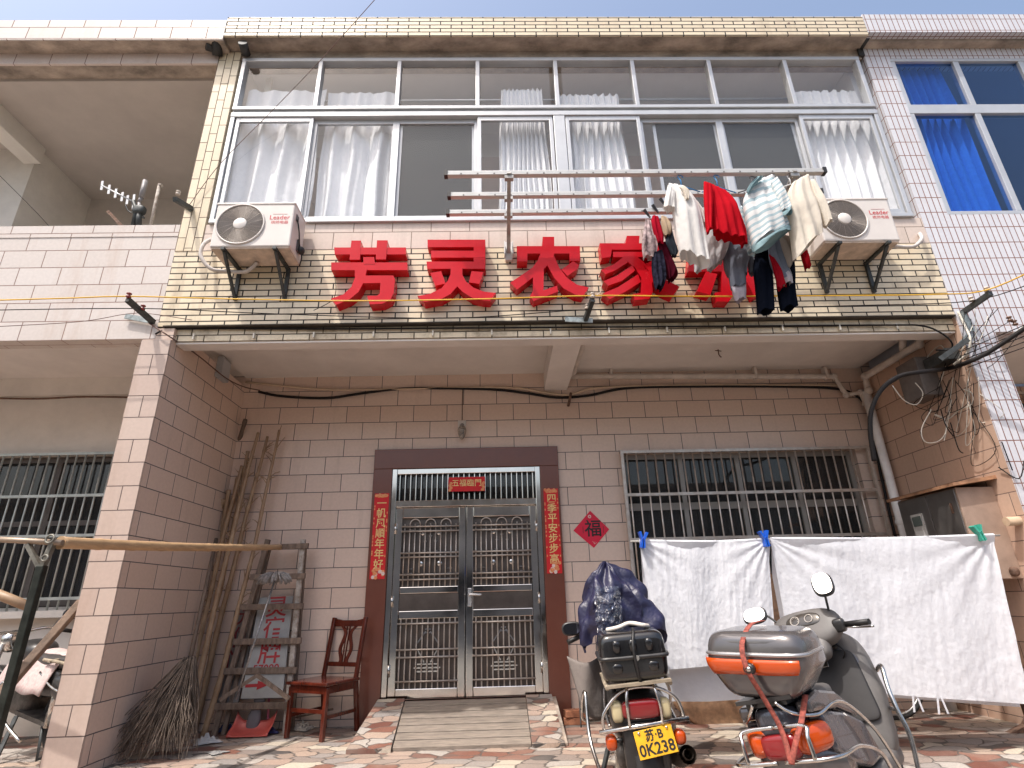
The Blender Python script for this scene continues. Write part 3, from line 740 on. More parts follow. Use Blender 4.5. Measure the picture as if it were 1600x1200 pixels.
# ------------------------------------------------------------------ right neighbour
rh = thing('white_tiled_house', (5.5, 5, 0), 'white strip-tiled house on the right with blue glass upper windows', 'house')
XR = 9.0
BX0, BZ0, BZ1 = 4.235, 4.255, 6.285
m = MB(); wall_y(m, 3.972, XR, 3.03, 6.43, YF-.004, .16, [(BX0, 7.8, BZ0, BZ1)])
m.build('facade', M_white, rh)
B(3.9705, 4.262, YF-.006, YF+.0035, -.05, 3.0295).build('pier_facing', M_white, rh)
B(4.2005, 4.26, YF+.0036, YB, -.05, 3.03).build('pier', M_sideR, rh)
B(3.95, XR, 4.06, 4.14, 6.466, 6.735).build('eave_fascia', M_white, rh)
B(3.95, XR, 4.141, 4.6, 6.431, 6.53).build('eave_underside', M_rough, rh)
B(3.95, XR, 4.1415, 9, 6.531, 6.72).build('roof_slab', M_rough, rh)
B(4.262, XR, 4.39, YB, 3.06, 3.24).build('soffit', M_plaster, rh)
m = MB(); wall_y(m, 4.262, XR, -.05, 3.03, YB, .2, [(4.6, 8.5, .8, 2.9)]); m.build('ground_floor_wall', M_sideR, rh)
m = MB()
for i in range(34): m.tube([(4.6+.1*i, 5.5, .8), (4.6+.1*i, 5.5, 2.95)], .009, 6)
for z in (.82, 1.4, 1.95, 2.45, 2.92): m.bar((4.55, 5.5, z), (8.0, 5.5, z), .022, .026)
m.build('window_grille', M_steeld, rh)
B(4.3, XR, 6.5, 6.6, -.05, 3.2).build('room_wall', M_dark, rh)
boxes([(4.2, XR, 7.4, 7.5, 3.25, 6.43), (4.1, 4.2, 4.41, 7.4, 3.25, 6.43), (4.2, XR, 4.40, 7.4, 6.31, 6.429)]).build('upper_room_wall', pm('blue room paint', (.40, .42, .46), .8), rh)
m = MB()
for x in (BX0, 4.945, 5.66, 6.4, 7.1): m.box(x-.0 if x == BX0 else x-.03, x+.05 if x == BX0 else x+.03, YF-.0, YF+.07, BZ0+.04, BZ1-.04)
for a, b in ((BZ0, BZ0+.04), (5.51, 5.63), (BZ1-.04, BZ1)): m.box(BX0, 7.8, YF-.003, YF+.073, a, b)
bw = m.build('blue_window', M_alu, rh, bevel=.004)
def pane(a, b, c, d):
    f = MB(); f.face([(a, YF+.03, c), (b, YF+.03, c), (b, YF+.03, d), (a, YF+.03, d)]); f.build('pane', M_glassb, bw)
for a, b in ((BX0+.05, 4.915), (4.975, 5.63), (5.69, 6.37), (6.43, 7.07)):
    pane(a, b, BZ0+.04, 5.51)
    pane(a, b, 5.63, BZ1-.04)
curtain(1484, 1556, 92, 330, 5, .035, 12, 'deep blue gathered curtain behind the blue glass window of the right house', mat=clothm('blue curtain', (.32, .52, .85), trans=.15), Y=4.36, flare=.1, group=None)

# ------------------------------------------------------------------ entrance ramp
rm = thing('entrance_ramp', (-.3, 5.1, 0), 'sloping entrance ramp of worn planks between stone-faced cheeks below the steel door', 'ramp')
def rz(y): return .172*(y-4.66)/(5.53-4.66)
M_plank = pm('worn grey plank', (.26, .215, .175), .75, nz=.4, nscale=5, stretch=(1.5, 12, 8), bump=.25, bscale=30)
XA0, XA1, XB0, XB1 = -.945, -.80, .20, .245       # plank edges at the bottom / top of the ramp
m = MB(); m.prism([(-1.06, 5.538, 0), (-1.06, 5.538, .170), (-1.0, 4.72, 0)], (0, 0, 0)) if False else None
def lerp(a, b, t): return a+(b-a)*t
n = 7
for i in range(n):
    t0, t1 = i/n+.006, (i+1)/n-.014
    P = []
    for t in (t0, t1):
        y = 4.66+.87*t; z = rz(y)
        xl = lerp(-.80, -.86, t); xr = lerp(.19, .19, t)
        P.append((V((xl, y, z)), V((xr, y, z))))
    a, b, c, d = P[0][0], P[0][1], P[1][1], P[1][0]
    q = MB(); q.prism([a, b, c, d], (0, 0, .02)); q.build('plank', M_plank, rm)
# the two cheeks and the bed, faced with the same broken stone
m = MB()
def cheek(xl0, xr0, xl1, xr1):
    Y0, Y1 = 4.62, 5.535
    a0, b0, a1, b1 = V((xl0, Y0, .004)), V((xr0, Y0, .004)), V((xl1, Y1, .185)), V((xr1, Y1, .185))
    up = V((0, 0, .025))
    m.face([a0+up, b0+up, b1+up, a1+up], uv=[(p.x*1.3, p.y*1.3) for p in (a0, b0, b1, a1)])
    dn = lambda p: V((p.x, p.y, -.05))
    m.face([dn(a0), dn(b0), b0+up, a0+up]); m.face([dn(b0), dn(b1), b1+up, b0+up]); m.face([dn(b1), dn(a1), a1+up, b1+up]); m.face([dn(a1), dn(a0), a0+up, a1+up])
cheek(-1.12, -.805, -1.095, -.865)
m.build('ramp_cheek', M_pave, rm)
m = MB(); cheek(.195, .43, .195, .42)
m.build('ramp_cheek', M_pave, rm)
m = MB(); m.prism([(-1.02, 4.64, -.05), (-1.02, 5.534, -.05), (-1.02, 5.534, .155), (-1.02, 4.64, -.02)], (1.4, 0, 0)); m.build('ramp_bed', M_rough, rm)
# flare of the right cheek towards the wall
m = MB(); m.prism([(.425, 4.66, -.05), (.425, 5.53, -.05), (.425, 5.53, .19), (.425, 4.66, .02)], (.03, 0, 0)); m.build('cheek_side', M_rough, rm)
# unseen road in front, added darker to cut light bounced off the ground
m = MB(); m.face([(-80, -60, -.494), (80, -60, -.494), (80, .1, -.494), (-80, .1, -.494)])
o = m.build('street', pm('street concrete', (.17, .165, .155), .85, nz=.25, nscale=3, bump=.2)); o['kind'] = 'structure'
# ------------------------------------------------------------------ red characters on the brick band
M_red = pm('red sign paint', (.52, .006, .014), .22, nz=.10, nscale=6, spec=.3)
def crop(x0, y0, s): return lambda u, v: (x0+u/s, y0+v/s)
c3, c4, cc = crop(480, 360, 5), crop(780, 360, 5), crop(980, 260, 5)
YC = YF-.105
def character(polys, cv, glyph, look):
    m = MB(); xs = []
    for k, p in enumerate(polys):
        q = [A(*cv(*uv), YC-.0022*k) for uv in p]
        xs += [a.x for a in q]
        m.prism(q, (0, YF-.002-q[0].y, 0))
    o = m.build('sign_character', M_red)
    return tag(o, look, 'sign letter', 'red characters on the brick band')
character([[(210,133),(770,133),(770,187),(215,187)], [(345,79),(420,79),(412,228),(330,228)], [(545,77),(628,77),(615,226),(535,226)],
 [(187,250),(782,250),(782,310),(187,310)], [(437,208),(522,208),(530,262),(440,262)],
 [(372,300),(468,300),(455,352),(437,412),(400,480),(335,535),(225,582),(185,533),(285,498),(345,440),(372,370)],
 [(452,352),(672,352),(686,380),(675,490),(650,540),(590,572),(487,578),(467,510),(545,510),(566,492),(572,410),(436,412)]],
 c3, '芳', 'leftmost red sign character, nearest the left air conditioner')
character([[(940,72),(1392,72),(1392,130),(940,130)], [(1300,74),(1392,74),(1392,296),(1300,296)], [(967,158),(1390,158),(1390,212),(967,212)], [(932,243),(1391,243),(1391,299),(937,299)],
 [(962,332),(1046,318),(1082,415),(1000,432)], [(1284,318),(1377,325),(1345,418),(1262,405)],
 [(1120,290),(1213,290),(1212,345),(1240,398),(1300,448),(1380,478),(1475,488),(1430,549),(1370,546),(1290,526),(1215,480),(1172,437),(1120,495),(1045,537),(912,560),(862,512),(960,495),(1050,450),(1100,390),(1120,340)]],
 c3, '灵', 'red sign character with three stacked bars, left of the drying rack strut')
character([[(340,50),(430,50),(430,125),(335,125)], [(137,122),(630,122),(634,238),(552,238),(548,180),(220,180),(220,242),(140,242)],
 [(325,172),(435,172),(420,215),(385,265),(345,305),(265,365),(140,462),(86,408),(180,345),(260,290),(300,235)],
 [(265,330),(350,280),(346,468),(452,430),(460,478),(268,552),(240,512),(262,478)],
 [(372,262),(430,200),(470,290),(530,370),(610,425),(700,445),(655,512),(590,500),(500,450),(430,370),(392,300)], [(580,240),(626,272),(610,302),(532,356),(486,305)]],
 c4, '农', 'uncovered red sign character just right of the drying rack strut')
character([[(997,42),(1097,42),(1092,105),(985,105)], [(785,100),(1270,100),(1262,205),(1185,205),(1185,150),(880,150),(872,205),(800,218)],
 [(890,167),(1180,167),(1180,208),(890,208)], [(955,205),(1055,190),(1130,245),(1188,330),(1200,480),(1178,530),(1062,545),(1045,497),(1108,488),(1110,372),(1062,290)],
 [(1010,205),(1000,252),(905,312),(830,342),(796,307),(900,262),(960,215)], [(1040,272),(1062,312),(960,392),(850,432),(815,396),(920,352)], [(1085,342),(1106,402),(980,482),(862,537),(810,492),(930,442)],
 [(1250,200),(1305,250),(1180,322),(1128,272)], [(1150,250),(1205,292),(1290,380),(1410,440),(1360,507),(1280,472),(1195,400)]],
 c4, '家', 'red sign character partly covered by the small dark and patterned laundry')
idn = lambda u, v: (u, v)
character([[(1080,378),(1175,367),(1181,384),(1099,394),(1094,408),(1192,408),(1192,424),(1075,424),(1077,405)], [(1128,396),(1147,396),(1147,460),(1139,471),(1120,471),(1117,457),(1128,456)],
 [(1103,424),(1121,428),(1110,461),(1089,455)], [(1160,428),(1176,424),(1196,455),(1179,463)]], idn, '乐', 'rightmost red sign character, almost hidden behind the grey and navy laundry')

# ------------------------------------------------------------------ air conditioners
M_acw = pm('off-white enamel', (.64, .595, .555), .35, nz=.06, nscale=5)
M_acg = pm('grille wire', (.33, .29, .26), .4, .3)
M_acred = pm('red print', (.55, .03, .04), .5)
M_acin = pm('painted fan shade', (.07, .06, .055), .7)  # flat dark disc paints the shade behind the fan grille
def air_con(loc, label, cable):
    t = thing('air_conditioner', loc, label, 'air conditioner', 'air conditioners under the upper windows', local=True)
    W, D, H = .655, .275, .435
    m = MB(); m.box(0, W, 0, D, 0, H); m.build('casing', M_acw, t, bevel=.012)
    m = MB(); m.box(-.004, W+.004, -.006, D+.002, H-.012, H+.008); m.build('lid', M_acw, t, bevel=.006)
    m = MB(); m.box(.01, W-.01, .01, D-.01, -.012, .001); m.build('base_pan', pm('grimy base pan', (.55, .45, .37), .7, nz=.35, nscale=9), t)
    cx, cz, r = .222, .222, .192
    T = Matrix.Translation((cx, 0, cz)) @ Matrix.Rotation(R(90), 4, 'X')
    m = MB(); m.lathe([(0, -.001), (r, -.001), (r, .003), (0, .003)], T, 40); m.build('fan_shade_disc', M_acin, t)
    m = MB(); m.torus(T @ Matrix.Translation((0, 0, .006)), r+.004, .008, 48, 8); m.build('fan_ring', M_acw, t)
    m = MB()
    for k in range(15): m.torus(T @ Matrix.Translation((0, 0, .012-.00003*k*k)), .066+.0088*k, .0019, 40, 4)
    for k in range(16):
        a = 2*math.pi*k/16
        m.tube([T @ V((.06*math.cos(a), .06*math.sin(a), .010)), T @ V((r*math.cos(a+.25), r*math.sin(a+.25), .006))], .0015, 4)
    m.build('fan_grille', M_acg, t)
    m = MB(); m.lathe([(0, .018), (.050, .017), (.058, .012), (.058, .004), (0, .004)], T, 28); m.build('fan_hub', M_acw, t)
    m = MB(); b = [T @ V((.13*math.cos(a)*1, .13*math.sin(a), .004)) for a in (0, 1)]
    text_mb(m, 'Leader', .062, frame_xz((.54, -.0015, .287)), offset=.0003); text_mb(m, '统帅电器', .036, frame_xz((.545, -.0015, .237)), offset=0)
    m.box(.48, .60, -.0015, 0, .322, .3235)
    m.build('lettering', M_acred, t)
    m = MB(); m.box(W, W+.006, .05, .10, .30, .36); m.box(W+.0005, W+.012, .13, .17, .05, .16); build_pieces(m, 'valve_cover', pm('dark vent', (.08, .075, .07), .6), t)
    m = MB(); m.tube(smooth_path([(W+.01, .06, .31), (W+.02, .10, .22), (W+.015, .16, .12), (W+.03, .17, .09)]), .007, 6); m.blob((W+.025, .18, .08), (.06, .07, .07), .9)
    m.tube(smooth_path([(W+.03, .17, .07), (W+.03, .2, .02), (W, .25, -.03)]), .006, 6); m.build('power_cord', M_black, t)
    for x in (.12, .54):
        m = MB(); wy = YF-loc[1]-.004
        m.bar((x, -.02, -.024), (x, wy, -.024), .03, .022); m.bar((x, wy-.014, -.036), (x, wy-.014, -.32), .03, .024); m.bar((x, .02, -.036), (x, wy-.02, -.30), .026, .02, up=V((1, 0, 0)))
        m.build('bracket', M_iron, t)
    for x in (.12, .54):
        for y in (.02, .25): pass
    m = MB(); m.tube(smooth_path([V(c)-V(loc) for c in cable], 8), .017, 8); m.build('hose', pm('taped hose', (.52, .48, .45), .7, nz=.2, nscale=30), t)
    return t
air_con((-2.36, 3.90, 3.752), 'off-white air conditioner at the left end of the brick band', [A(330, 374, 4.21), A(318, 382, 4.12), A(314, 400, 4.1), A(330, 420, 4.12), A(358, 424, 4.15), A(385, 424, 4.12), A(402, 410, 4.1)])
air_con((2.77, 3.90, 3.745), 'off-white air conditioner at the right end of the brick band, partly behind a cream shirt', [A(1437, 365, 4.21), A(1440, 374, 4.14), A(1428, 385, 4.12), A(1408, 386, 4.12), A(1395, 384, 4.1)])

# ------------------------------------------------------------------ drying rack
rk = thing('drying_rack', (.2, 4.2, 3.72), 'wall-mounted aluminium drying rack with three long rails below the upper windows', 'drying rack')
M_rail = pm('anodised rail', (.50, .50, .49), .45, .15, nz=.1)
RAILS = [(3.50, 269, 697, 1287), (3.745, 302, 702, 1282), (3.96, 329, 700, 1278)]
RZ = A(800, 272, 3.5).z
for Y, py, xa, xb in RAILS:
    a, b = A(xa, py, Y), A(xb, py, Y); z = A(900, py+2, Y).z
    m = MB(); m.box(a.x, b.x, Y-.017, Y+.017, z, z+.022); m.box(a.x, b.x, Y-.022, Y+.022, z-.022, z-.004); m.box(a.x, b.x, Y-.008, Y+.008, z-.004, z)
    r_ = m.build('rail', M_rail, rk, bevel=.003)
    for x in (a.x, b.x): B(x-.014, x+.014, Y-.025, Y+.025, z-.026, z+.026).build('end_cap', M_black, r_)
    m = MB()
    for k in range(22):
        x = a.x+.12+.13*k
        if x < b.x-.05: m.tube([(x, Y-.023, z-.013), (x, Y+.023, z-.013)], .0075, 8)
    m.build('rail_holes', pm('hole plug', (.12, .11, .11), .5), r_)
for px in (798, 1195):
    top = A(px, 272, 3.5); foot = A(px-3, 404, 4.2); top.x = foot.x
    m = MB(); m.bar((foot.x, 4.05, foot.z+.14), (foot.x, 3.47, RZ-.01), .02, .03, up=V((1, 0, 0))); m.bar((foot.x, 4.195, foot.z+.06), (foot.x, 4.0, foot.z+.17), .026, .034, up=V((1, 0, 0)))
    for Y in (3.5, 3.745, 3.96): m.box(foot.x-.035, foot.x+.035, Y-.02, Y+.02, RZ-.055, RZ-.025)
    m.build('strut', pm('grey bracket metal', (.36, .355, .34), .45, .5, nz=.3), rk)
    m = MB(); m.box(foot.x-.032, foot.x+.032, 4.19, 4.224, foot.z-.02, foot.z+.17); m.box(foot.x-.04, foot.x-.031, 4.12, 4.2, foot.z, foot.z+.13); m.box(foot.x+.031, foot.x+.04, 4.12, 4.2, foot.z, foot.z+.13)
    m.build('wall_bracket', pm('white bracket', (.66, .65, .64), .4, nz=.2), rk, bevel=.003)

# ------------------------------------------------------------------ laundry on the rack: each garment its own thing
def poly_at(P, t):
    t = max(0, min(1, t))*(len(P)-1); i = min(int(t), len(P)-2); f = t-i
    # Catmull-Rom through the measured outline
    p0, p1, p2, p3 = [V(P[max(0, min(len(P)-1, k))]) for k in (i-1, i, i+1, i+2)]
    return .5*((2*p1)+(p2-p0)*f+(2*p0-5*p1+4*p2-p3)*f*f+(3*p1-p0-3*p2+p3)*f**3)
def cloth_tube(mb, Lp, Rp, Y, depth, folds, amp, seed, cv=cc, n=36, nv=22, tilt=0, tight=.25):
    rnd = random.Random(seed); ph = [rnd.uniform(0, 6.28) for _ in range(5)]
    Ls = [A(*cv(*p), Y) for p in Lp]; Rs = [A(*cv(*p), Y) for p in Rp]
    rings = []
    for j in range(nv+1):
        v = j/nv; a, b = poly_at(Ls, v), poly_at(Rs, v)
        c = (a+b)/2; h = (b-a)/2
        d = depth*(tight+(1-tight)*min(1, v*2.2))
        ring = []
        for i in range(n):
            th = 2*math.pi*i/n
            u = math.cos(th)
            fold = amp*(.25+.75*v)*(math.sin(folds*u*2.2+ph[0]+1.2*math.sin(2.5*v+ph[1]))+.5*math.sin(folds*u*4.9+ph[2]+3*v)+.35*math.sin(7*v+ph[3]+3*u))
            s = math.sin(th)
            hem = .012*math.sin(3*th+ph[4])*(1 if j == nv else 0)
            ring.append(c+h*u+V((0, d*math.copysign(abs(s)**.8, s)+fold, hem)) + V((0, tilt*v, 0)))
        rings.append(mb.addv(ring))
    for j in range(nv):
        for i in range(n):
            k = (i+1) % n
            mb.addf((rings[j]+i, rings[j]+k, rings[j+1]+k, rings[j+1]+i), uv=[(i/n, j/nv), ((i+1)/n, j/nv), ((i+1)/n, (j+1)/nv), (i/n, (j+1)/nv)])
    mb.addf([rings[0]+i for i in range(n)][::-1], smooth=True)
G_L = 'laundry on the drying rack'
def garment(name, label, cat, tubes, mats):
    mb = MB()
    for tb in tubes:
        mb.m = tb.pop('m', 0); cloth_tube(mb, **tb)
    o = mb.build(name, mats)
    return tag(o, label, cat, G_L)
T = lambda L, Rr, Y, d, f, a, s, **k: dict(Lp=L, Rp=Rr, Y=Y, depth=d, folds=f, amp=a, seed=s, **k)
C_white = clothm('white shirt cloth', (.74, .72, .69), trans=.2)
garment('shirt', 'white button-front shirt on a blue hanger, left of the red top', 'shirt', [
 T([(322,138),(338,250),(360,400),(385,540),(412,675)], [(455,165),(540,275),(585,430),(612,600),(640,775)], 3.50, .075, 4, .016, 1),
 T([(318,145),(298,230),(284,322)], [(372,190),(368,270),(368,345)], 3.47, .04, 2, .008, 2),
 T([(520,250),(560,350),(588,455)], [(552,285),(600,380),(612,470)], 3.53, .04, 2, .008, 3),
 T([(405,165),(432,195),(455,255)], [(445,150),(485,200),(478,262)], 3.43, .02, 2, .006, 4, m=1)], [C_white, clothm('collar cloth', (.70, .64, .55))])
garment('grey_shirt', 'pale grey shirt hanging behind the white shirt and the red top', 'shirt', [
 T([(600,440),(610,580),(620,710),(636,812)], [(770,450),(795,560),(785,650),(742,745)], 3.74, .06, 4, .016, 5),
 T([(520,730),(524,780),(526,820)], [(580,735),(580,785),(576,822)], 3.74, .02, 2, .004, 6)], [clothm('pale grey cloth', (.50, .48, .49))])
garment('jersey', 'bright red long-sleeved top with a scoop neck', 'top', [
 T([(628,135),(652,260),(660,400),(674,530)], [(772,195),(850,300),(890,430),(918,585)], 3.50, .06, 5, .016, 7),
 T([(598,120),(597,250),(608,400),(620,512)], [(662,140),(668,260),(662,380),(658,495)], 3.46, .035, 2, .008, 8),
 T([(835,290),(876,430),(886,520),(880,615)], [(866,312),(908,450),(926,530),(934,607)], 3.53, .03, 2, .008, 9)], [clothm('red jersey', (.52, .012, .022), trans=.25)])
garment('grey_hooded_top', 'slate grey long-sleeved top hanging below the red top', 'top', [
 T([(775,575),(752,680),(762,790),(790,850)], [(935,590),(960,680),(935,780),(925,850)], 3.76, .05, 4, .014, 10),
 T([(765,720),(792,850),(815,950)], [(900,720),(925,840),(928,930)], 3.74, .035, 3, .01, 11),
 T([(815,940),(828,1000),(843,1052)], [(928,920),(930,980),(925,1035)], 3.735, .034, 3, .006, 12, m=1),
 T([(930,640),(942,750),(950,842)], [(962,650),(1000,760),(1010,835)], 3.79, .03, 2, .008, 13)], [clothm('slate cloth', (.16, .17, .205), trans=.15), clothm('sunlit cuff cloth', (.42, .38, .42), trans=.2)])  # cuff colour lightened to paint direct sun on the sleeve end
garment('sweater', 'white and pale blue striped sweater with a teal hem', 'sweater', [
 T([(968,140),(905,270),(925,430),(955,540),(980,622)], [(1152,62),(1170,200),(1210,320),(1245,410),(1262,468)], 3.50, .085, 4, .018, 14),
 T([(978,616),(985,640),(992,668)], [(1261,460),(1265,480),(1268,505)], 3.498, .088, 4, .006, 15, m=1, nv=6),
 T([(1120,120),(1150,220),(1178,315),(1194,372)], [(1172,82),(1215,170),(1252,260),(1276,330)], 3.44, .045, 2, .008, 16),
 T([(1193,370),(1197,385),(1200,400)], [(1275,328),(1281,345),(1283,362)], 3.438, .047, 2, .003, 17, m=1, nv=4),
 T([(885,310),(880,450),(915,570),(945,672)], [(905,320),(930,460),(962,560),(998,690)], 3.56, .035, 2, .008, 18, m=2),
 T([(930,195),(960,140),(1010,95)], [(948,215),(985,165),(1060,85)], 3.44, .025, 3, .008, 19, m=1)],
 [clothm('striped knit', (.74, .74, .73), trans=.2, stripes=((.40, .52, .56), 9, .6)), clothm('teal knit', (.27, .40, .43)), clothm('striped sleeve knit', (.60, .66, .68), stripes=((.35, .48, .53), 12, .5))])
garment('trousers', 'navy trousers, the lowest hanging of all the laundry', 'trousers', [
 T([(1000,560),(1000,640),(1004,700)], [(1290,565),(1300,640),(1300,700)], 3.745, .07, 4, .008, 20),
 T([(1000,680),(988,800),(1003,950),(1025,1145)], [(1100,670),(1128,800),(1140,950),(1150,1130)], 3.745, .05, 3, .01, 21),
 T([(1130,670),(1160,800),(1178,950),(1200,1125)], [(1300,680),(1312,800),(1312,950),(1325,1098)], 3.745, .05, 3, .01, 22)], [clothm('navy cloth', (.007, .009, .016), trans=.05)])
garment('jacket', 'blue-grey jacket with red side panels hanging in front of the navy trousers', 'jacket', [
 T([(1098,560),(1108,720),(1168,860),(1215,900)], [(1195,560),(1222,680),(1258,790),(1285,880)], 3.68, .035, 3, .01, 23),
 T([(1208,850),(1220,890),(1225,925)], [(1268,790),(1285,860),(1290,910)], 3.665, .034, 2, .005, 24, m=2),
 T([(1106,690),(1150,830),(1180,955)], [(1150,720),(1212,840),(1240,935)], 3.66, .03, 2, .008, 25, m=1)], [clothm('blue grey cloth', (.20, .23, .29)), clothm('crimson cloth', (.36, .01, .02)), clothm('pale cuff cloth', (.52, .48, .50))])
garment('cream_shirt', 'cream shirt at the right end of the rack, in front of the right air conditioner', 'shirt', [
 T([(1292,128),(1242,240),(1250,400),(1285,560),(1310,718)], [(1424,62),(1452,190),(1482,320),(1502,430),(1516,522)], 3.50, .08, 4, .018, 26),
 T([(1430,110),(1460,240),(1510,370),(1543,462)], [(1460,105),(1512,210),(1562,320),(1600,440)], 3.46, .045, 2, .008, 27)], [clothm('cream cloth', (.70, .64, .55), trans=.2)])
garment('beige_trousers', 'grey-beige garment hanging between the striped sweater and the cream shirt', 'trousers', [
 T([(1180,520),(1220,640),(1268,778)], [(1295,560),(1302,660),(1304,745)], 3.62, .04, 3, .012, 28)], [clothm('grey beige cloth', (.36, .32, .28))])
garment('red_sleeve_top', 'dark red top whose sleeve shows below the cream shirt', 'top', [
 T([(1330,600),(1372,740),(1390,806)], [(1395,590),(1420,710),(1432,782)], 3.74, .03, 2, .008, 29)], [clothm('dark red cloth', (.33, .008, .015))])
garment('patterned_briefs', 'pink and grey patterned underwear, leftmost of the laundry', 'underwear', [
 T([(142,415),(124,520),(116,610),(132,712)], [(186,425),(212,530),(236,630),(215,722)], 3.93, .03, 3, .014, 30)], [clothm('patterned cloth', (.55, .44, .44), nz=.7)])
garment('red_briefs', 'small crumpled red underwear beside the patterned one', 'underwear', [
 T([(198,382),(184,450),(200,540),(226,612)], [(246,395),(270,480),(286,560),(280,612)], 3.93, .03, 3, .014, 31)], [clothm('red underwear cloth', (.40, .012, .03))])
garment('beige_bra', 'small beige underwear between the red one and the white shirt', 'underwear', [
 T([(266,385),(268,440),(284,520),(300,545)], [(312,400),(342,450),(350,500),(332,542)], 3.90, .03, 3, .014, 32)], [clothm('beige cloth', (.52, .40, .28))])
garment('slate_socks', 'dark slate underwear beneath the beige one', 'underwear', [
 T([(318,480),(300,580),(328,650),(350,702)], [(350,490),(372,570),(397,660),(380,702)], 3.92, .03, 3, .012, 33)], [clothm('dark slate cloth', (.06, .075, .095))])
garment('maroon_shorts', 'dark maroon shorts hanging over the red characters', 'shorts', [
 T([(240,600),(262,700),(295,800),(312,885)], [(315,590),(345,700),(398,830),(362,892)], 3.94, .035, 3, .014, 34)], [clothm('maroon cloth', (.075, .008, .018))])
garment('navy_shorts', 'navy ruffled shorts, lower left of the laundry', 'shorts', [
 T([(196,680),(190,790),(208,880),(226,952)], [(272,650),(292,760),(302,880),(280,952)], 3.91, .035, 4, .016, 35)], [clothm('navy print cloth', (.03, .03, .05), nz=.8)])
M_hb = pm('blue plastic', (.03, .22, .50), .4)
M_hd = pm('dark plastic', (.03, .03, .035), .5)
def hanger(u, v, u2, v2, label, mt, Y=3.5):
    a, b = A(*cc(u, v), Y), A(*cc(u2, v2), Y)
    m = MB(); m.torus(Matrix.Translation(a+V((0, 0, -.012))) @ Matrix.Rotation(R(70), 4, 'X'), .020, .004, 14, 6, -.6, 3.6)
    m.tube([a+V((-.018, 0, -.02)), (a+b)/2, b], .005, 6); m.tube([b+V((-.13, 0, -.05)), b, b+V((.14, 0, -.06))], .005, 6)
    tag(m.build('clothes_hanger', mt), label, 'hanger', 'clothes hangers on the rack')
hanger(412, 72, 424, 152, 'blue hanger holding the white shirt', M_hb)
hanger(695, 70, 705, 160, 'blue hanger holding the red top', M_hb)
hanger(975, 78, 985, 165, 'dark hanger holding the striped sweater', M_hd)
hanger(1268, 70, 1275, 140, 'white hanger holding the cream shirt', pm('white plastic', (.7, .7, .7), .4))
for u, v, lb in ((150, 378, 'black peg holding the patterned underwear'), (215, 340, 'black peg holding the red underwear'), (275, 290, 'black peg holding the beige underwear')):
    a = A(*cc(u, v), 3.93)
    m = MB(); m.bar(a+V((-.02, 0, .05)), a+V((.03, 0, -.03)), .012, .012); m.bar(a+V((-.012, -.014, .05)), a+V((.03, .0, -.03)), .01, .01)
    tag(m.build('clothes_peg', M_hd), lb, 'clothes peg', 'pegs on the rack')
# ------------------------------------------------------------------ two-wheelers, built in real metres round the rear wheel's contact, then scaled
M_tyre = pm('tyre rubber', (.018, .017, .016), .8, nz=.3, nscale=30)
M_chrome = pm('chrome tube', (.62, .60, .57), .18, 1, nz=.25, nscale=20)
M_blk = pm('scuffed black plastic', (.022, .021, .021), .38, nz=.4, nscale=12, coat=.2)
M_blkbox = pm('glossy black box', (.012, .012, .013), .16, nz=.5, nscale=7, coat=.5)
M_eng = pm('grimy engine metal', (.13, .12, .11), .55, .7, nz=.5, nscale=18)
M_seat = pm('seat vinyl', (.05, .043, .04), .45, nz=.25, nscale=12)
M_orange = pm('orange lens', (.50, .065, .006), .12, coat=.5)
M_redl = pm('red lens', (.22, .012, .014), .12, coat=.5)
M_cream = pm('yellowed lens', (.55, .47, .28), .2)
M_mir = pm('mirror glass', (.92, .93, .95), .03, 1)
M_fork = pm('fork alloy', (.45, .44, .42), .35, .8, nz=.3)
def wheel(t, y, r, wd, name='wheel', spokes=10):
    T_ = Matrix.Translation((0, y, r)) @ Matrix.Rotation(R(90), 4, 'Y')
    m = MB(); m.lathe([(r-.07, -wd*.4), (r-.045, -wd*.5), (r-.015, -wd*.42), (r, -wd*.15), (r, wd*.15), (r-.015, wd*.42), (r-.045, wd*.5), (r-.07, wd*.4), (r-.07, -wd*.4)], T_, 36)
    w = m.build(name, M_tyre, t)
    m = MB(); m.torus(T_, r-.075, .014, 36, 8); m.lathe([(.0, -.05), (.05, -.05), (.05, .05), (0, .05)], T_, 16)
    for k in range(spokes):
        a = 2*math.pi*k/spokes; m.tube([T_ @ V((.04*math.cos(a), .04*math.sin(a), 0)), T_ @ V(((r-.075)*math.cos(a), (r-.075)*math.sin(a), 0))], .006, 5)
    m.build('rim', M_fork, w)
def arc(y, z, r, a0, a1, n=10, x=0): return [V((x, y+r*math.cos(R(a0+(a1-a0)*i/n)), z+r*math.sin(R(a0+(a1-a0)*i/n)))) for i in range(n+1)]
def strip(mb, pts, wd, th=.01):
    b = []
    for p in pts: b.append(mb.addv([p+V((-wd/2, 0, 0)), p+V((0, 0, .012)), p+V((wd/2, 0, 0))]))
    for i in range(len(pts)-1):
        for k in range(2): mb.addf((b[i]+k, b[i]+k+1, b[i+1]+k+1, b[i+1]+k))
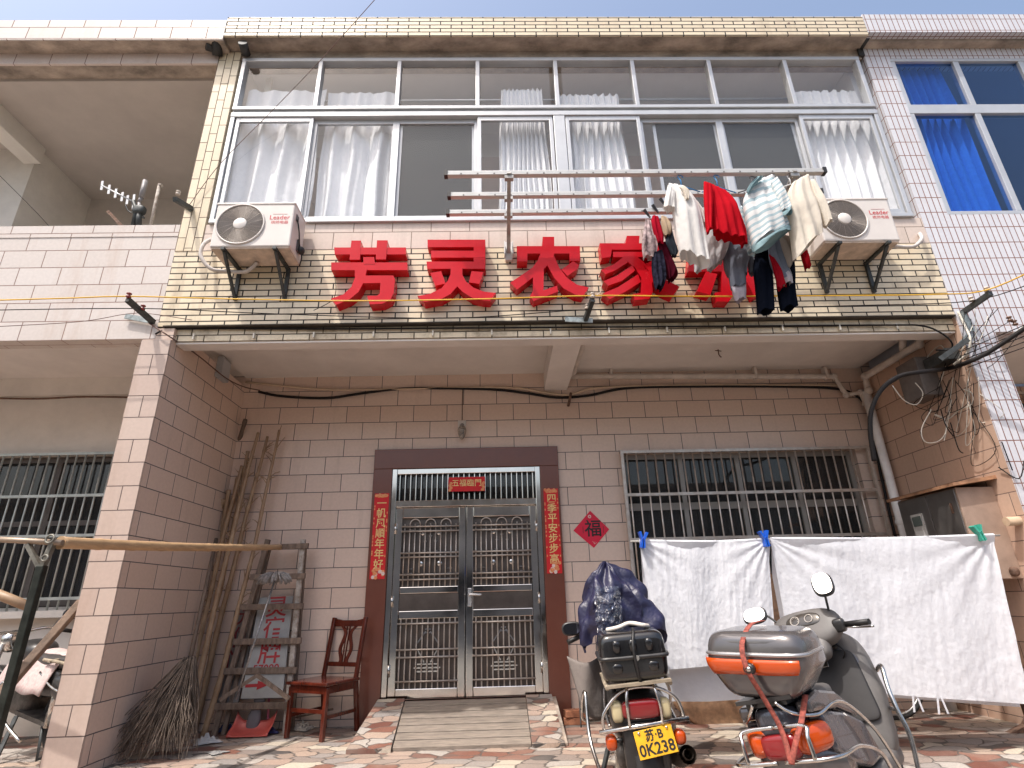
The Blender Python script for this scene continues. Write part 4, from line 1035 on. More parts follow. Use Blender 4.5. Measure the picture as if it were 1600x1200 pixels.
def mirror(t, p, head, stem0, sz=(.13, .095), face=V((0, -1, .1)), mat=M_blk):
    p = V(p); f = face.normalized(); q = f.to_track_quat('Z', 'Y').to_matrix().to_4x4(); T_ = Matrix.Translation(p) @ q
    m = MB(); m.blob(p, (sz[0]+.024, sz[1]+.024, .036), .75, M=q.to_3x3(), n=24, m=10); m.tube(smooth_path([stem0, (V(stem0)+p)/2+V((0, .02, .03)), p+V((0, .015, -.02))], 5), .008, 8)
    o = m.build('mirror', mat, t)
    g = MB(); n = 24; P = []
    for k in range(n):
        a = 2*math.pi*k/n; c, s = math.cos(a), math.sin(a)
        P.append(T_ @ V((sz[0]/2*math.copysign(abs(c)**.75, c), sz[1]/2*math.copysign(abs(s)**.75, s), .021)))
    g.face(P); g.build('mirror_glass', M_mir, o)

def motorcycle(loc, rz, lean, label, sc=.83, full=True):
    t = thing('motorcycle', loc, label, 'motorcycle', local=True); t.rotation_euler = (R(4), R(lean), R(rz)); t.scale = (sc,)*3
    wheel(t, 0, .29, .10); wheel(t, 1.26, .29, .085)
    m = MB(); strip(m, arc(0, .29, .345, 30, 185, 14), .16); m.build('rear_fender', M_blk, t, solid=.008)
    m = MB(); strip(m, arc(1.26, .29, .33, 20, 160, 12), .12); m.build('front_fender', M_blk, t, solid=.006)
    m = MB(); m.blob((0, -.12, .60), (.37, .34, .25), .55); m.build('tail_cowl', M_blk, t)
    m = MB(); m.blob((0, -.285, .45), (.27, .07, .30), .45); m.build('mud_flap', M_blk, t)
    m = MB(); m.blob((0, -.29, .665), (.24, .07, .105), .5); m.build('tail_light', M_redl, t)
    for s in (-1, 1):
        m = MB(); m.blob((s*.145, -.27, .655), (.07, .09, .115), .6); m.build('tail_light_side', M_cream, t)
        m = MB(); m.tube([(s*.10, -.25, .50), (s*.19, -.27, .50)], .014, 8); m.build('signal_stalk', M_blk, t)
        m = MB(); m.blob((s*.205, -.285, .50), (.07, .08, .085), .75); m.build('turn_signal', M_orange, t)
    # number plate
    tilt = Matrix.Translation((.05, -.345, .50)) @ Matrix.Rotation(R(-12), 4, 'X') @ Matrix.Rotation(R(-7), 4, 'Y')
    m = MB(); m.box(-.115, .115, 0, .004, -.072, .072, M=tilt); pl = m.build('number_plate', pm('plate yellow', (.78, .42, .02), .4, nz=.12, nscale=12), t, bevel=.003)
    m = MB(); F = tilt @ frame_xz((0, -.0015, .034), .92); text_mb(m, '苏·B', .064, F, offset=.0016); text_mb(m, '0K238', .082, tilt @ frame_xz((0, -.0015, -.033), .98), offset=.0018)
    m.build('plate_lettering', pm('plate black', (.02, .02, .02), .5), pl)
    m = MB()
    for x in (-.085, .085): m.blob(tilt @ V((x, -.003, .058)), (.016, .012, .016), 1, n=10, m=6)
    build_pieces(m, 'plate_bolt', M_chrome, pl)
    # chrome rear rack
    m = MB()
    m.tube([(-.27, -.32, .565), (.27, -.32, .60)], .013, 8)
    m.tube(smooth_path([(-.24, -.31, .57), (-.23, -.31, .66), (-.12, -.30, .76), (0, -.30, .785), (.13, -.30, .765), (.22, -.30, .70), (.245, -.31, .60)], 5), .010, 8)
    for x in (-.085, .11): m.tube(smooth_path([(x, -.325, .58), (x, -.33, .70), (x*.8, -.28, .80), (x*.7, -.1, .81)], 5), .010, 8)
    for s in (-1, 1): m.tube(smooth_path([(s*.20, -.28, .58), (s*.2, -.05, .62), (s*.17, .2, .70)], 5), .011, 8)
    m.build('rear_rack', M_chrome, t)
    m = MB()
    for s in (-1, 1): m.tube(smooth_path([(s*.19, -.34, .80), (s*.19, -.1, .81), (s*.16, .2, .80)], 5), .014, 8)
    for y in (-.33, -.15, .05): m.bar((-.20, y, .805), (.20, y, .815), .04, .016)
    m.build('box_carrier', pm('rusty carrier', (.36, .30, .22), .6, .3, nz=.4, nscale=14), t)
    # box
    if full:
        m = MB()
        def wp(p): k = 1-.10*max(0, (p.z+.02)/.14); return V((p.x*(1-.10*max(0, -p.z/.14)*.5-.05*max(0, p.z/.14)), p.y*k, p.z))
        m.blob((0, -.17, .955), (.42, .33, .28), .28, warp=wp, n=40, m=24); bx = m.build('top_box', M_blkbox, t)
        m = MB(); m.blob((0, -.17, .955), (.445, .35, .026), .25, n=40, m=8); m.build('box_rim', M_blk, bx)
        m = MB()
        for x in (-.10, 0, .10): m.blob((x, -.325, 1.02), (.05, .035, .075), .8, n=12, m=8)
        for x in (-.11, .11): m.blob((x, -.327, .90), (.07, .03, .06), .8, n=12, m=8)
        build_pieces(m, 'box_boss', M_blkbox, bx)
        m = MB(); m.tube([(.01, -.348, .955), (.01, -.362, .955)], .016, 14); m.build('box_lock', M_chrome, bx)
        m = MB(); m.tube(smooth_path([(.03, -.20, 1.10), (.02, -.30, 1.095), (.0, -.352, 1.03), (.0, -.362, .95), (.01, -.350, .85), (.02, -.30, .80)], 6), .010, 6); m.build('box_strap', M_black, bx)
        m = MB(); m.tube(smooth_path([(-.13, -.15, 1.10), (-.06, -.2, 1.115), (.02, -.17, 1.13), (.10, -.2, 1.115), (.14, -.14, 1.10)], 6), .014, 7); m.build('box_rope', pm('cotton rope', (.62, .56, .50), .9), bx)
    m = MB()
    def wp(p): return V((p.x, p.y, p.z-.03*math.cos(p.y*5)))
    m.blob((0, .22, .79), (.27, .66, .13), .5, warp=wp); m.build('seat', M_seat, t)
    m = MB(); m.blob((0, .66, .80), (.28, .42, .22), .75); m.build('fuel_tank', M_blk, t)
    for s in (-1, 1):
        m = MB(); m.blob((s*.13, .14, .62), (.06, .46, .22), .6); m.build('side_panel', M_blk, t)
        m = MB(); m.tube([(s*.15, -.02, .29), (s*.15, -.08, .66)], .028, 10); m.build('shock_absorber', M_chrome, t)
        m = MB(); m.tube([(s*.09, 1.26, .29), (s*.09, 1.06, .86)], .022, 10); m.build('fork_leg', M_fork, t)
    m = MB(); m.blob((0, .58, .42), (.26, .34, .26), .5); m.blob((0, .72, .54), (.16, .16, .22), .4); m.bar((0, 0, .30), (0, .5, .34), .30, .035)
    m.build('engine', M_eng, t)
    m = MB(); m.tube(smooth_path([(.10, .85, .42), (.14, .9, .22), (.18, .6, .17), (.20, .2, .24)], 6), .02, 8)
    m.tube([(.20, .22, .24), (.22, -.10, .33), (.225, -.34, .42)], [.03, .052, .05], 14, cap=False); m.tube([(.222, -.20, .365), (.226, -.36, .428)], [.03, .028], 12, cap=False); m.build('exhaust', pm('scorched exhaust', (.20, .16, .13), .45, .8, nz=.5, nscale=9), t)
    m = MB(); m.bar((-.16, .45, .32), (-.30, .35, .02), .03, .02); m.tube([(-.12, .1, .3), (-.17, .0, .05), (.17, .0, .05), (.12, .1, .3)], .015, 8); build_pieces(m, 'stand', M_iron, t)
    # bars, lamp, mirrors, leg guards
    m = MB(); m.tube(smooth_path([(-.36, .84, .92), (-.2, .92, .97), (0, .98, .95), (.2, .92, .97), (.36, .84, .92)], 5), .013, 8); m.build('handlebar', M_chrome, t)
    for s in (-1, 1):
        m = MB(); m.tube([(s*.27, .88, .945), (s*.38, .83, .915)], .019, 10); m.build('grip', M_black, t)
        m = MB(); m.tube(smooth_path([(s*.24, .93, .95), (s*.30, .95, .93), (s*.38, .90, .90)], 4), .006, 6); m.build('lever', M_chrome, t)
    m = MB(); m.blob((0, 1.10, .86), (.20, .16, .20), .8); m.build('headlight', M_chrome, t)
    mirror(t, (-.335, .86, 1.01), None, (-.23, .92, .95), sz=(.14, .085))
    if not full: mirror(t, (.35, .86, 1.08), None, (.23, .92, .95), sz=(.13, .085))
    m = MB()
    m.tube(smooth_path([(-.10, .78, .36), (-.32, .62, .40), (-.335, .5, .52), (-.30, .46, .62), (-.31, .35, .36), (-.27, .1, .20)], 5), .013, 8)
    m.tube(smooth_path([(.10, .78, .36), (.32, .74, .40), (.33, .66, .60), (.15, .72, .66)], 5), .013, 8); m.build('crash_bar', M_chrome, t)
    m = MB(); m.tube(smooth_path([(-.3, .84, .72), (-.34, .6, .62), (-.36, .45, .40)], 6), .005, 5); m.tube(smooth_path([(-.08, .95, .94), (-.16, .75, .86), (-.1, .5, .6)], 6), .006, 5); m.build('control_cable', M_black, t)
    m = MB()
    for k in range(6): m.tube(smooth_path([(-.05+.03*k, -.12, .33), (-.13+.02*k, -.16+.02*k, .26), (-.10+.04*k, -.1, .18+.02*k)], 4), .008, 5)
    m.blob((-.12, -.05, .36), (.10, .16, .14), .6); m.build('chain_case', M_eng, t)
    if full:
        rnd = random.Random(5)
        m = MB()
        def fn(u, v):
            x = -.40+.28*u+.07*v*(1-u); z = .84-.36*v-.06*u*v; y = .66-.10*math.sin(3*u+v)-.05*v+.012*math.sin(9*u+5*v)
            return V((x, y, z-.04*math.sin(u*3.1)))
        m.grid(fn, 16, 14); m.build('knee_apron', clothm('grey canvas', (.20, .175, .16), trans=.05), t, solid=.012)
    return t
moto = motorcycle((.750, 3.47, -.072), -5, -3.8, 'black motorcycle with a yellow number plate and a strapped black top box')
# rain cape thrown over its handlebars, and the clear bag
def cape(loc):
    t = V(loc)
    m = MB()
    def fn(u, v):
        a = u*2*math.pi; rr = .14+.075*math.sin(v*1.45)
        sharp = 1+.17*math.sin(3*a+.5+2*v)+.11*math.sin(5*a+2-4*v)+.07*math.sin(9*a+7*v)+.05*math.sin(14*a+3*v)
        prof = (math.sin(min(1, v*1.25)*math.pi/2))**.75
        x = math.cos(a)*rr*1.10*prof*sharp; y = math.sin(a)*rr*.85*prof*sharp
        z = .44*(1-v**1.35)+.028*math.sin(4*a+5*v)*v+.02*math.sin(11*a+2*v)
        if v > .8: z -= .05*math.sin(2*a+1)*(v-.8)*5
        nq = V((x*9, y*9, z*9)); k_ = .030*min(1, v*2)
        return t+V((x-.01*(1-v)+.035*v+k_*noise.noise(nq), y+k_*1.3*noise.noise(nq+V((5, 2, 9))), z-.13+.02*noise.noise(nq*1.7)))
    m.grid(fn, 90, 44)
    o = m.build('rain_cape', pm('navy nylon', (.018, .018, .052), .38, nz=.35, nscale=6, bump=.5, bscale=22))
    tag(o, 'crumpled navy rain cape thrown over the handlebars of the black motorcycle', 'rain cape')
    m = MB()
    rnd = random.Random(3)
    def fb(u, v):
        p = V((.13*(u-.5)*2*.62, -.21-.055*math.sin(math.pi*u)*math.sin(math.pi*min(1, v+.15)), .17-.33*v))
        n_ = noise.noise(p*28)*.030+noise.noise(p*60+V((3, 1, 7)))*.018
        return t+p+V((n_*.5-.055, n_-.02, n_*.4))
    m.grid(fb, 40, 44, smooth=False)
    gm = glassm('clear plastic bag', (.42, .47, .58), ior=1.9, rough=.12, dust=.10, dustc=(.35, .38, .48))
    tag(m.build('plastic_bag', gm), 'crumpled clear plastic bag stuffed under the navy rain cape', 'plastic bag')
cape((.70, 3.86, .88))

def scooter(loc, rz, lean, sc=.87):
    t = thing('scooter', loc, 'silver scooter with an orange-banded silver top box tied on by a red strap', 'scooter', local=True)
    t.rotation_euler = (R(3), R(lean), R(rz)); t.scale = (sc,)*3
    M_sil = pm('silver grey paint', (.13, .123, .125), .2, .5, nz=.04, nscale=5, coat=.35)
    M_dk = pm('dark grey plastic', (.026, .024, .024), .6, nz=.3, nscale=8)
    M_gray = pm('dusty grey plastic', (.115, .107, .102), .5, nz=.25, nscale=7)
    M_blue = pm('blue grey paint', (.085, .09, .11), .25, .4, nz=.03, coat=.4)
    wheel(t, 0, .24, .11); wheel(t, 1.28, .24, .10)
    # top box
    BXM = Matrix.Translation((0, -.2, .86)) @ Matrix.Rotation(R(11), 4, 'Y') @ Matrix.Diagonal((1.15, 1.08, 1.02, 1)) @ Matrix.Translation((0, .2, -.86))
    def wb(p):
        k = 1-.36*max(0, -p.z/.165); tp = 1-.10*max(0, (p.z-.03)/.14)
        return V((p.x*k*tp, p.y*(1-.2*max(0, -p.z/.16))*tp+.02, p.z))
    m = MB(); m.blob((0, -.20, 1.0), (.48, .42, .33), .36, warp=wb, n=56, m=30, e2=.28); bx = m.build('top_box', M_sil, t); bx.matrix_parent_inverse = BXM
    def wl(p): return V((p.x*(1-.10*max(0, p.z/.08)), p.y, p.z))
    m = MB(); m.blob((0, -.185, 1.10), (.455, .385, .12), .5, warp=wl, n=44, m=20); m.build('box_lid', pm('dark silver lid', (.16, .155, .16), .22, .5, coat=.5), bx)
    m = MB(); m.blob((0, -.185, 1.055), (.492, .43, .03), .42, n=44, m=8); m.build('box_rim', pm('bright rim', (.42, .41, .41), .25, .7), bx)
    m = MB()
    def fr(u, v):
        a = R(-168+118*u); zz = .034-(.085-.02*u)*v; t_ = math.asin(min(1, (abs(zz)/.165)**(1/.28))); k_ = math.cos(t_)**.28
        pw = lambda q: math.copysign(abs(q)**.36, q)
        q = wb(V((.242*k_*pw(math.cos(a)), .212*k_*pw(math.sin(a)), zz)))
        return V((q.x*1.006, q.y*1.006-.20, 1.0+zz))
    m.grid(fr, 40, 4); m.build('reflector_band', M_orange, bx, solid=.008)
    m = MB(); Tl = Matrix.Translation((0, -.424, .995)) @ Matrix.Rotation(R(90), 4, 'X'); m.lathe([(0, .012), (.018, .012), (.026, .006), (.028, -.01)], Tl, 18); m.build('box_lock', M_blk, bx)
    m = MB(); m.lathe([(0, .015), (.012, .015), (.012, .0)], Tl, 14); m.build('lock_barrel', M_chrome, bx)
    m = MB(); P = smooth_path([(-.02, -.05, 1.19), (-.02, -.25, 1.185), (-.02, -.385, 1.12), (-.015, -.425, 1.05), (0, -.425, .97), (.03, -.38, .85), (.07, -.36, .72), (.10, -.40, .585)], 8)
    b = [m.addv([p+V((-.012, -.006, 0)), p+V((.012, -.006, 0))]) for p in P]
    for i in range(len(P)-1): m.addf((b[i], b[i]+1, b[i+1]+1, b[i+1]))
    P = smooth_path([(.17, -.25, .86), (.155, -.33, .76), (.13, -.38, .68), (.10, -.405, .585)], 8)
    b = [m.addv([p+V((-.012, -.006, 0)), p+V((.012, -.006, 0))]) for p in P]
    for i in range(len(P)-1): m.addf((b[i], b[i]+1, b[i+1]+1, b[i+1]))
    st = m.build('box_strap', pm('red woven strap', (.30, .075, .055), .85, nz=.6, nscale=60), bx, solid=.004)
    m = MB(); m.box(-.15, .15, -.36, .02, .825, .845); m.bar((0, -.33, .81), (0, .1, .81), .22, .02); m.build('box_plate', M_blk, t)
    # rear body
    def wr(p): k = 1-.25*max(0, -p.y/.3); return V((p.x*k, p.y, p.z+.10*max(0, -p.y/.3)))
    m = MB(); m.blob((0, .0, .59), (.33, .66, .26), .45, warp=wr, n=40, m=22); m.build('rear_body', M_blue, t)
    m = MB(); m.blob((0, -.31, .62), (.20, .10, .12), .5); m.build('tail_light', M_redl, t)
    for s in (-1, 1):
        m = MB()
        m.blob((s*.135, -.245, .635), (.13, .22, .135), .6, M=Matrix.Rotation(R(-s*28), 3, 'Z')); m.build('turn_signal', M_orange, t)
    m = MB(); m.blob((0, -.26, .42), (.20, .14, .22), .5); m.build('rear_mudguard', M_blk, t)
    m = MB(); m.blob((0, -.08, .47), (.42, .50, .17), .5, warp=wr); m.build('rear_fairing', M_sil, t)
    m = MB()
    for s in (-1, 1):
        m.tube(smooth_path([(s*.02, -.395, .565), (s*.20, -.39, .565), (s*.275, -.30, .56), (s*.29, -.05, .54), (s*.285, .25, .44), (s*.26, .40, .30)], 6), .0105, 8)
        m.tube(smooth_path([(s*.17, -.40, .57), (s*.17, -.39, .66), (s*.16, -.36, .705), (0, -.35, .71)], 6), .011, 8)
        m.tube(smooth_path([(s*.06, -.36, .82), (s*.12, -.33, .76), (s*.20, -.22, .725), (s*.245, -.05, .745), (s*.255, .15, .69), (s*.27, .38, .52), (s*.28, .5, .30)], 6), .0095, 8)
    m.build('rear_rack', M_chrome, t)
    def ws(p): k = 1-.45*max(0, p.y/.4)**1.4; return V((p.x*k, p.y, p.z-.02*math.cos(p.y*6)-.06*max(0, p.y/.4)))
    m = MB(); m.blob((0, .15, .78), (.34, .66, .11), .5, warp=ws, n=36, m=16); m.build('seat', M_gray, t)
    for s in (-1, 1):
        m = MB(); m.prism([(s*.12, y, z) for y, z in ((-.27, .80), (-.05, .815), (.20, .765), (.50, .615), (.44, .585), (.15, .685), (-.10, .72), (-.27, .74))], (s*.075, 0, 0)); m.build('side_panel', M_sil, t, bevel=.018)
        m = MB(); m.prism([(s*.125, y, z) for y, z in ((-.20, .725), (-.02, .705), (.20, .655), (.44, .565), (.56, .36), (.30, .37), (.0, .46), (-.16, .55))], (s*.085, 0, 0)); m.build('side_skirt', M_blue, t, bevel=.02)
    m = MB(); m.face([(.186, .12, .66), (.186, .22, .64), (.19, .22, .57), (.19, .12, .59)]); m.build('warning_label', pm('paper label', (.66, .60, .57), .6), t)
    # floor, tunnel, leg shield
    m = MB(); m.blob((0, .70, .30), (.44, .62, .12), .35); m.blob((0, .62, .42), (.18, .5, .22), .5); m.build('floorboard', M_gray, t)
    TL = Matrix.Translation((0, .86, .66)) @ Matrix.Rotation(R(-17), 4, 'X')
    def wsld(p): return V((p.x*(1-.22*max(0, (p.z)/.34)**2-.12*max(0, -p.z/.34)), p.y+.75*p.x*p.x, p.z))
    m = MB(); m.blob((0, 0, 0), (.54, .12, .72), .26, warp=wsld, n=40, m=26)
    m.v = [TL @ p for p in m.v]; ls = m.build('leg_shield', M_gray, t)
    m = MB(); m.blob((0, -.062, .03), (.42, .035, .42), .22, warp=lambda p: V((p.x*(1-.10*p.z/.2), p.y+.7*p.x*p.x, p.z)), n=32, m=16); m.v = [TL @ p for p in m.v]; m.build('glove_box', M_dk, ls)
    m = MB(); m.box(-.03, .03, -.088, -.07, .145, .185, M=TL); m.build('glove_box_latch', M_chrome, ls, bevel=.004)
    m = MB(); m.lathe([(0, .0), (.022, .0), (.026, -.012)], TL @ Matrix.Translation((.10, -.075, .27)) @ Matrix.Rotation(R(90), 4, 'X'), 16); m.build('ignition', M_blk, ls)
    m = MB(); m.blob((.22, .035, -.08), (.06, .03, .11), .8); m.v = [TL @ p for p in m.v]; m.build('front_signal', pm('amber lens', (.55, .2, .04), .2), ls)
    def wf(p): return V((p.x*(1-.3*max(0, -p.z/.3)), p.y-.3*p.x*p.x*3, p.z))
    m = MB(); m.blob((0, .98, .64), (.46, .20, .62), .6, warp=wf, n=30, m=20); m.build('front_cowl', M_sil, t)
    m = MB(); strip(m, arc(1.28, .24, .30, 10, 170, 12), .16); m.build('front_fender', M_sil, t, solid=.02)
    for s in (-1, 1):
        m = MB(); m.tube([(s*.07, 1.28, .24), (s*.06, 1.05, .70)], .022, 8); m.build('fork_leg', M_fork, t)
        m = MB(); m.tube(smooth_path([(s*.25, 1.02, .74), (s*.31, .93, .77), (s*.315, .84, .66), (s*.32, .80, .54), (s*.33, .78, .40), (s*.30, .74, .22)], 6), .014, 8); m.tube(smooth_path([(s*.22, .95, .54), (s*.32, .80, .54)], 3), .011, 8); m.build('side_guard', M_chrome, t)
    # handlebar pod
    TH = Matrix.Translation((0, .80, 1.065)) @ Matrix.Rotation(R(-32), 4, 'X')
    def wd(p): return V((p.x*(1-.30*max(0, -p.z/.13)), p.y, p.z-.35*p.x*p.x))
    m = MB(); m.blob((0, .0, 0), (.46, .13, .25), .55, warp=wd, n=40, m=22); m.v = [TH @ p for p in m.v]; pod = m.build('handlebar_cover', M_gray, t)
    m = MB(); m.blob((0, -.052, .035), (.25, .045, .105), .75, warp=lambda p: V((p.x, p.y, p.z-.4*p.x*p.x)), n=30, m=14); m.v = [TH @ p for p in m.v]; m.build('gauge', pm('gauge glass', (.05, .045, .04), .08, coat=.6), pod)
    m = MB()
    for x, r_ in ((-.05, .030), (.045, .026)): m.torus(TH @ Matrix.Translation((x, -.0765, .033)) @ Matrix.Rotation(R(90), 4, 'X'), r_, .0022, 20, 5)
    for k in range(7):
        a = R(200-37*k); m.box(-.05+.022*math.cos(a)-.002, -.05+.022*math.cos(a)+.002, -.079, -.077, .033+.022*math.sin(a)-.002, .033+.022*math.sin(a)+.002, M=TH)
    m.build('gauge_marks', pm('gauge print', (.55, .5, .45), .5), pod)
    m = MB(); m.blob((0, .0, -.12), (.24, .12, .20), .6); m.v = [TH @ p for p in m.v]; m.build('neck_cover', M_gray, pod)
    m = MB(); m.blob((0, .05, .10), (.36, .05, .10), .7); m.v = [TH @ p for p in m.v]; m.build('visor', M_blk, pod)
    for s in (-1, 1):
        m = MB(); m.tube([(s*.235, .77, 1.055), (s*.41, .70, 1.045)], [.018, .019], 12); m.build('grip', M_black, t)
        m = MB(); m.blob((s*.215, .765, 1.055), (.075, .07, .085), .5); m.build('switch_block', M_blk, t)
        m = MB(); m.tube(smooth_path([(s*.22, .82, 1.04), (s*.30, .84, 1.02), (s*.40, .80, 1.01)], 4), .007, 6); m.build('lever', M_chrome, t)
    mirror(t, (.225, .75, 1.315), None, (.175, .80, 1.13), sz=(.115, .15), face=V((.15, -1, .55)))
    mirror(t, (-.31, .77, 1.22), None, (-.175, .80, 1.13), sz=(.15, .10), face=V((.15, -1, .55)))
    m = MB(); m.blob((.16, .05, .26), (.12, .42, .18), .6); m.build('engine', M_eng, t)
    m = MB(); m.tube([(.17, .25, .24), (.19, -.10, .28), (.19, -.30, .31)], [.035, .05, .045], 12); m.build('exhaust', pm('dull muffler', (.2, .18, .17), .4, .8, nz=.4), t)
    m = MB(); m.tube([(-.1, .3, .26), (-.2, .26, .03)], .014, 8); m.build('stand', M_iron, t)
    m = MB(); m.tube(smooth_path([(.10, .84, .97), (.16, .83, .9), (.12, .86, .85)], 5), .006, 5); m.build('brake_cable', M_black, t)
    return t
scooter((1.49, 2.96, -.139), -44, -11.5, .85)

# left house's motorcycle behind the pier, with a flowered seat cover
lm = motorcycle((-3.2, 4.75, 0), 64, -5, 'silver and black motorcycle with a flowered seat cover, left of the tiled pier', full=False)
m = MB()
def fn(u, v):
    s_ = (u-.5)*2
    return V((s_*.24, .02+.72*v, .84-.30*abs(s_)**2.2+.012*math.sin(14*v+3*u)))
m.grid(fn, 20, 20); m.build('seat_cover', pm('flowered cotton', (.52, .47, .44), .9, nscale=40, c2=(.46, .30, .29)), lm, solid=.01)
# ------------------------------------------------------------------ sheets on the line
M_sheet = clothm('white cotton sheet', (.80, .81, .84), trans=.3, nz=.03)
YS = 4.12
def sheet(label, tl, tr, bl, br, ph, extra=None, ties=()):
    a, b, c, d = [A(*p, YS) for p in (tl, tr, bl, br)]
    m = MB()
    def fn(u, v):
        p = a.lerp(b, u).lerp(c.lerp(d, u), v)
        sag = .012*math.sin(math.pi*u)*(1-v)
        w = .4+.6*v
        dy = .012*w*math.sin(6.0*u*2.2+ph+.5*v)+.0030*math.sin(23*u+ph*2+1*v+.8*math.sin(3*v))+.0008*math.sin(95*u+2*v+ph+1.5*math.sin(9*v+20*u))+.0006*math.sin(60*v+9*math.sin(13*u+ph))*v
        # tension creases that fan from the pegged corners
        for (cu, sg) in ((0, 1), (1, -1)):
            r_ = math.hypot((u-cu)*1.4, v); th = math.atan2(v, abs(u-cu)*1.4+1e-4)
            dy += .006*math.sin(th*17+ph)*math.exp(-r_*2.2)*min(1, r_*6)
        dy += .004*noise.noise(V((u*9, v*4, ph)))+.0017*noise.noise(V((u*52, v*9, ph)))+.0012*noise.noise(V((u*70, v*50, ph)))
        return p+V((0, dy-.02*v, -sag))
    m.grid(fn, 260, 110)
    # the back half of the folded sheet, a little longer and set behind
    def fb(u, v):
        q = fn(u, v); p = a.lerp(b, u).lerp(c.lerp(d, u), v)
        return V((p.x+.01, YS+.09*min(1, v*4)+.02*math.sin(9*u+ph+1), q.z-(extra(u) if extra else .02)*v))
    m.grid(fb, 90, 30)
    def top(u, v):
        p, q = fn(u, 0), fb(u, 0)
        return p.lerp(q, v)+V((0, 0, .012*math.sin(math.pi*v)))
    m.grid(top, 90, 4)
    for (u, L_) in ties:
        p = fn(u, 1)
        for k in (-1, 1): m.prism([p+V((.012*k, 0, .01)), p+V((.012*k+.012, 0, .01)), p+V((.03*k+.012, 0, -L_)), p+V((.03*k, 0, -L_))], (0, .003, 0))
    return tag(m.build('bed_sheet', M_sheet), label, 'bed sheet', 'white sheets on the line')
sheet('white sheet on the line, the narrower one directly behind the black motorcycle', (999, 845), (1200, 843), (1030, 1047), (1213, 1030), .4, extra=lambda u: .20+.05*u)
sheet('white sheet on the line, the wider one behind the silver scooter', (1203, 842), (1551, 836), (1246, 1075), (1606, 1100), 2.1, extra=lambda u: .03, ties=((.50, .09), (.60, .09)))
m = MB(); a, b = A(985, 846, YS+.05), A(1562, 836.5, YS+.05); m.tube([a, a.lerp(b, .33)+V((0, 0, -.01)), a.lerp(b, .66)+V((0, 0, -.01)), b], .007, 6)
tag(m.build('clothes_line', pm('line rope', (.35, .33, .30), .8)), 'thin grey rope carrying the two white sheets', 'clothes line')
def peg(px, py, mt, label, tilt):
    p = A(px, py, YS-.035); m = MB()
    T_ = Matrix.Translation(p) @ Matrix.Rotation(R(tilt), 4, 'Y')
    for s in (-1, 1):
        m.prism([T_ @ V((s*.004, -.012, -.06)), T_ @ V((s*.016, -.012, -.055)), T_ @ V((s*.013, -.012, 0)), T_ @ V((s*.034, -.012, .05)), T_ @ V((s*.018, -.012, .055)), T_ @ V((s*.003, -.012, .005))], (0, .05, 0))
    m.torus(T_ @ Matrix.Translation((0, -.014, 0)) @ Matrix.Rotation(R(90), 4, 'X'), .008, .002, 10, 5)
    return tag(m.build('clothes_peg', mt), label, 'clothes peg', 'pegs on the sheets')
M_pegb = pm('blue peg plastic', (.01, .10, .55), .35); M_pegg = pm('green peg plastic', (.05, .36, .26), .35)
peg(1005, 843, M_pegb, 'blue peg at the left end of the sheet behind the motorcycle', 8)
peg(1196, 841, M_pegb, 'blue peg where the two sheets meet', -6)
peg(1531, 832, M_pegg, 'green peg at the right end of the wide sheet', -12)
# posts of the line
m = MB(); p = A(1043, 1046, 4.3); m.tube([(p.x, 4.3, 0), (p.x, 4.3, 1.36)], .015, 8)
tag(m.build('line_post', M_steeld), 'thin steel post of the clothes line, behind the sheet and the black motorcycle', 'post')
m = MB(); p = A(1580, 1130, 4.66); m.tube([(3.86, 4.66, 0), (3.86, 4.66, 1.36)], .018, 8); m.prism([(3.66, 4.60, .0), (3.95, 4.60, 0), (3.93, 4.60, .05), (3.86, 4.60, .13), (3.80, 4.60, .05)], (0, .06, 0))
tag(m.build('line_post', M_rust), 'rusty post with a flared foot at the right end of the clothes line', 'post')
m = MB(); a = A(1572, 815, 4.3); m.tube([a, a+V((1.2, -.05, .05))], .035, 10); tag(m.build('pole', pm('pale wood pole', (.55, .40, .27), .7, nz=.25)), 'pale wooden pole jutting in from the right beside the steel cabinet', 'pole')
# round table top leaning on the wall behind the sheets
m = MB(); c = A(1142, 1005, 5.35); T_ = Matrix.Translation(c+V((0, 0, .02))) @ Matrix.Rotation(R(80), 4, 'X'); m.lathe([(0, .015), (.73, .015), (.755, .01), (.755, -.015), (0, -.015)], T_, 60)
tag(m.build('round_table_top', pm('brown plywood', (.26, .15, .085), .65, nz=.4, nscale=22)), 'round brown table top leaning on the wall, its lower edge showing below the sheet', 'table top')
# bicycle behind the wide sheet
by = thing('bicycle', (3.2, 5.15, 0), 'black bicycle behind the wide white sheet, only its lower wheels showing', 'bicycle', local=True); by.rotation_euler = (0, 0, R(-90+6))
def bwheel(y):
    T_ = Matrix.Translation((0, y, .31)) @ Matrix.Rotation(R(90), 4, 'Y')
    m = MB(); m.torus(T_, .295, .018, 48, 8); w = m.build('wheel', M_tyre, by)
    m = MB(); m.torus(T_, .272, .008, 40, 6)
    for k in range(20):
        a = 2*math.pi*k/20; m.tube([T_ @ V((.02*math.cos(a), .02*math.sin(a), .02*(-1)**k)), T_ @ V((.27*math.cos(a), .27*math.sin(a), 0))], .0015, 4)
    m.build('rim', M_fork, w)
bwheel(0); bwheel(.98)
m = MB()
for p, q in (((0, 0, .31), (0, .42, .29)), ((0, .42, .29), (0, .32, .75)), ((0, 0, .31), (0, .33, .68)), ((0, .42, .29), (0, .86, .62)), ((0, .33, .68), (0, .84, .72)), ((0, .84, .76), (0, .98, .31))): m.tube([p, q], .015, 8)
m.tube([(-.26, .74, .92), (-.2, .82, .90), (0, .84, .88), (.2, .82, .90), (.26, .74, .92)], .012, 8); m.tube([(0, .84, .72), (0, .84, .88)], .014, 8)
m.build('frame', M_blk, by)
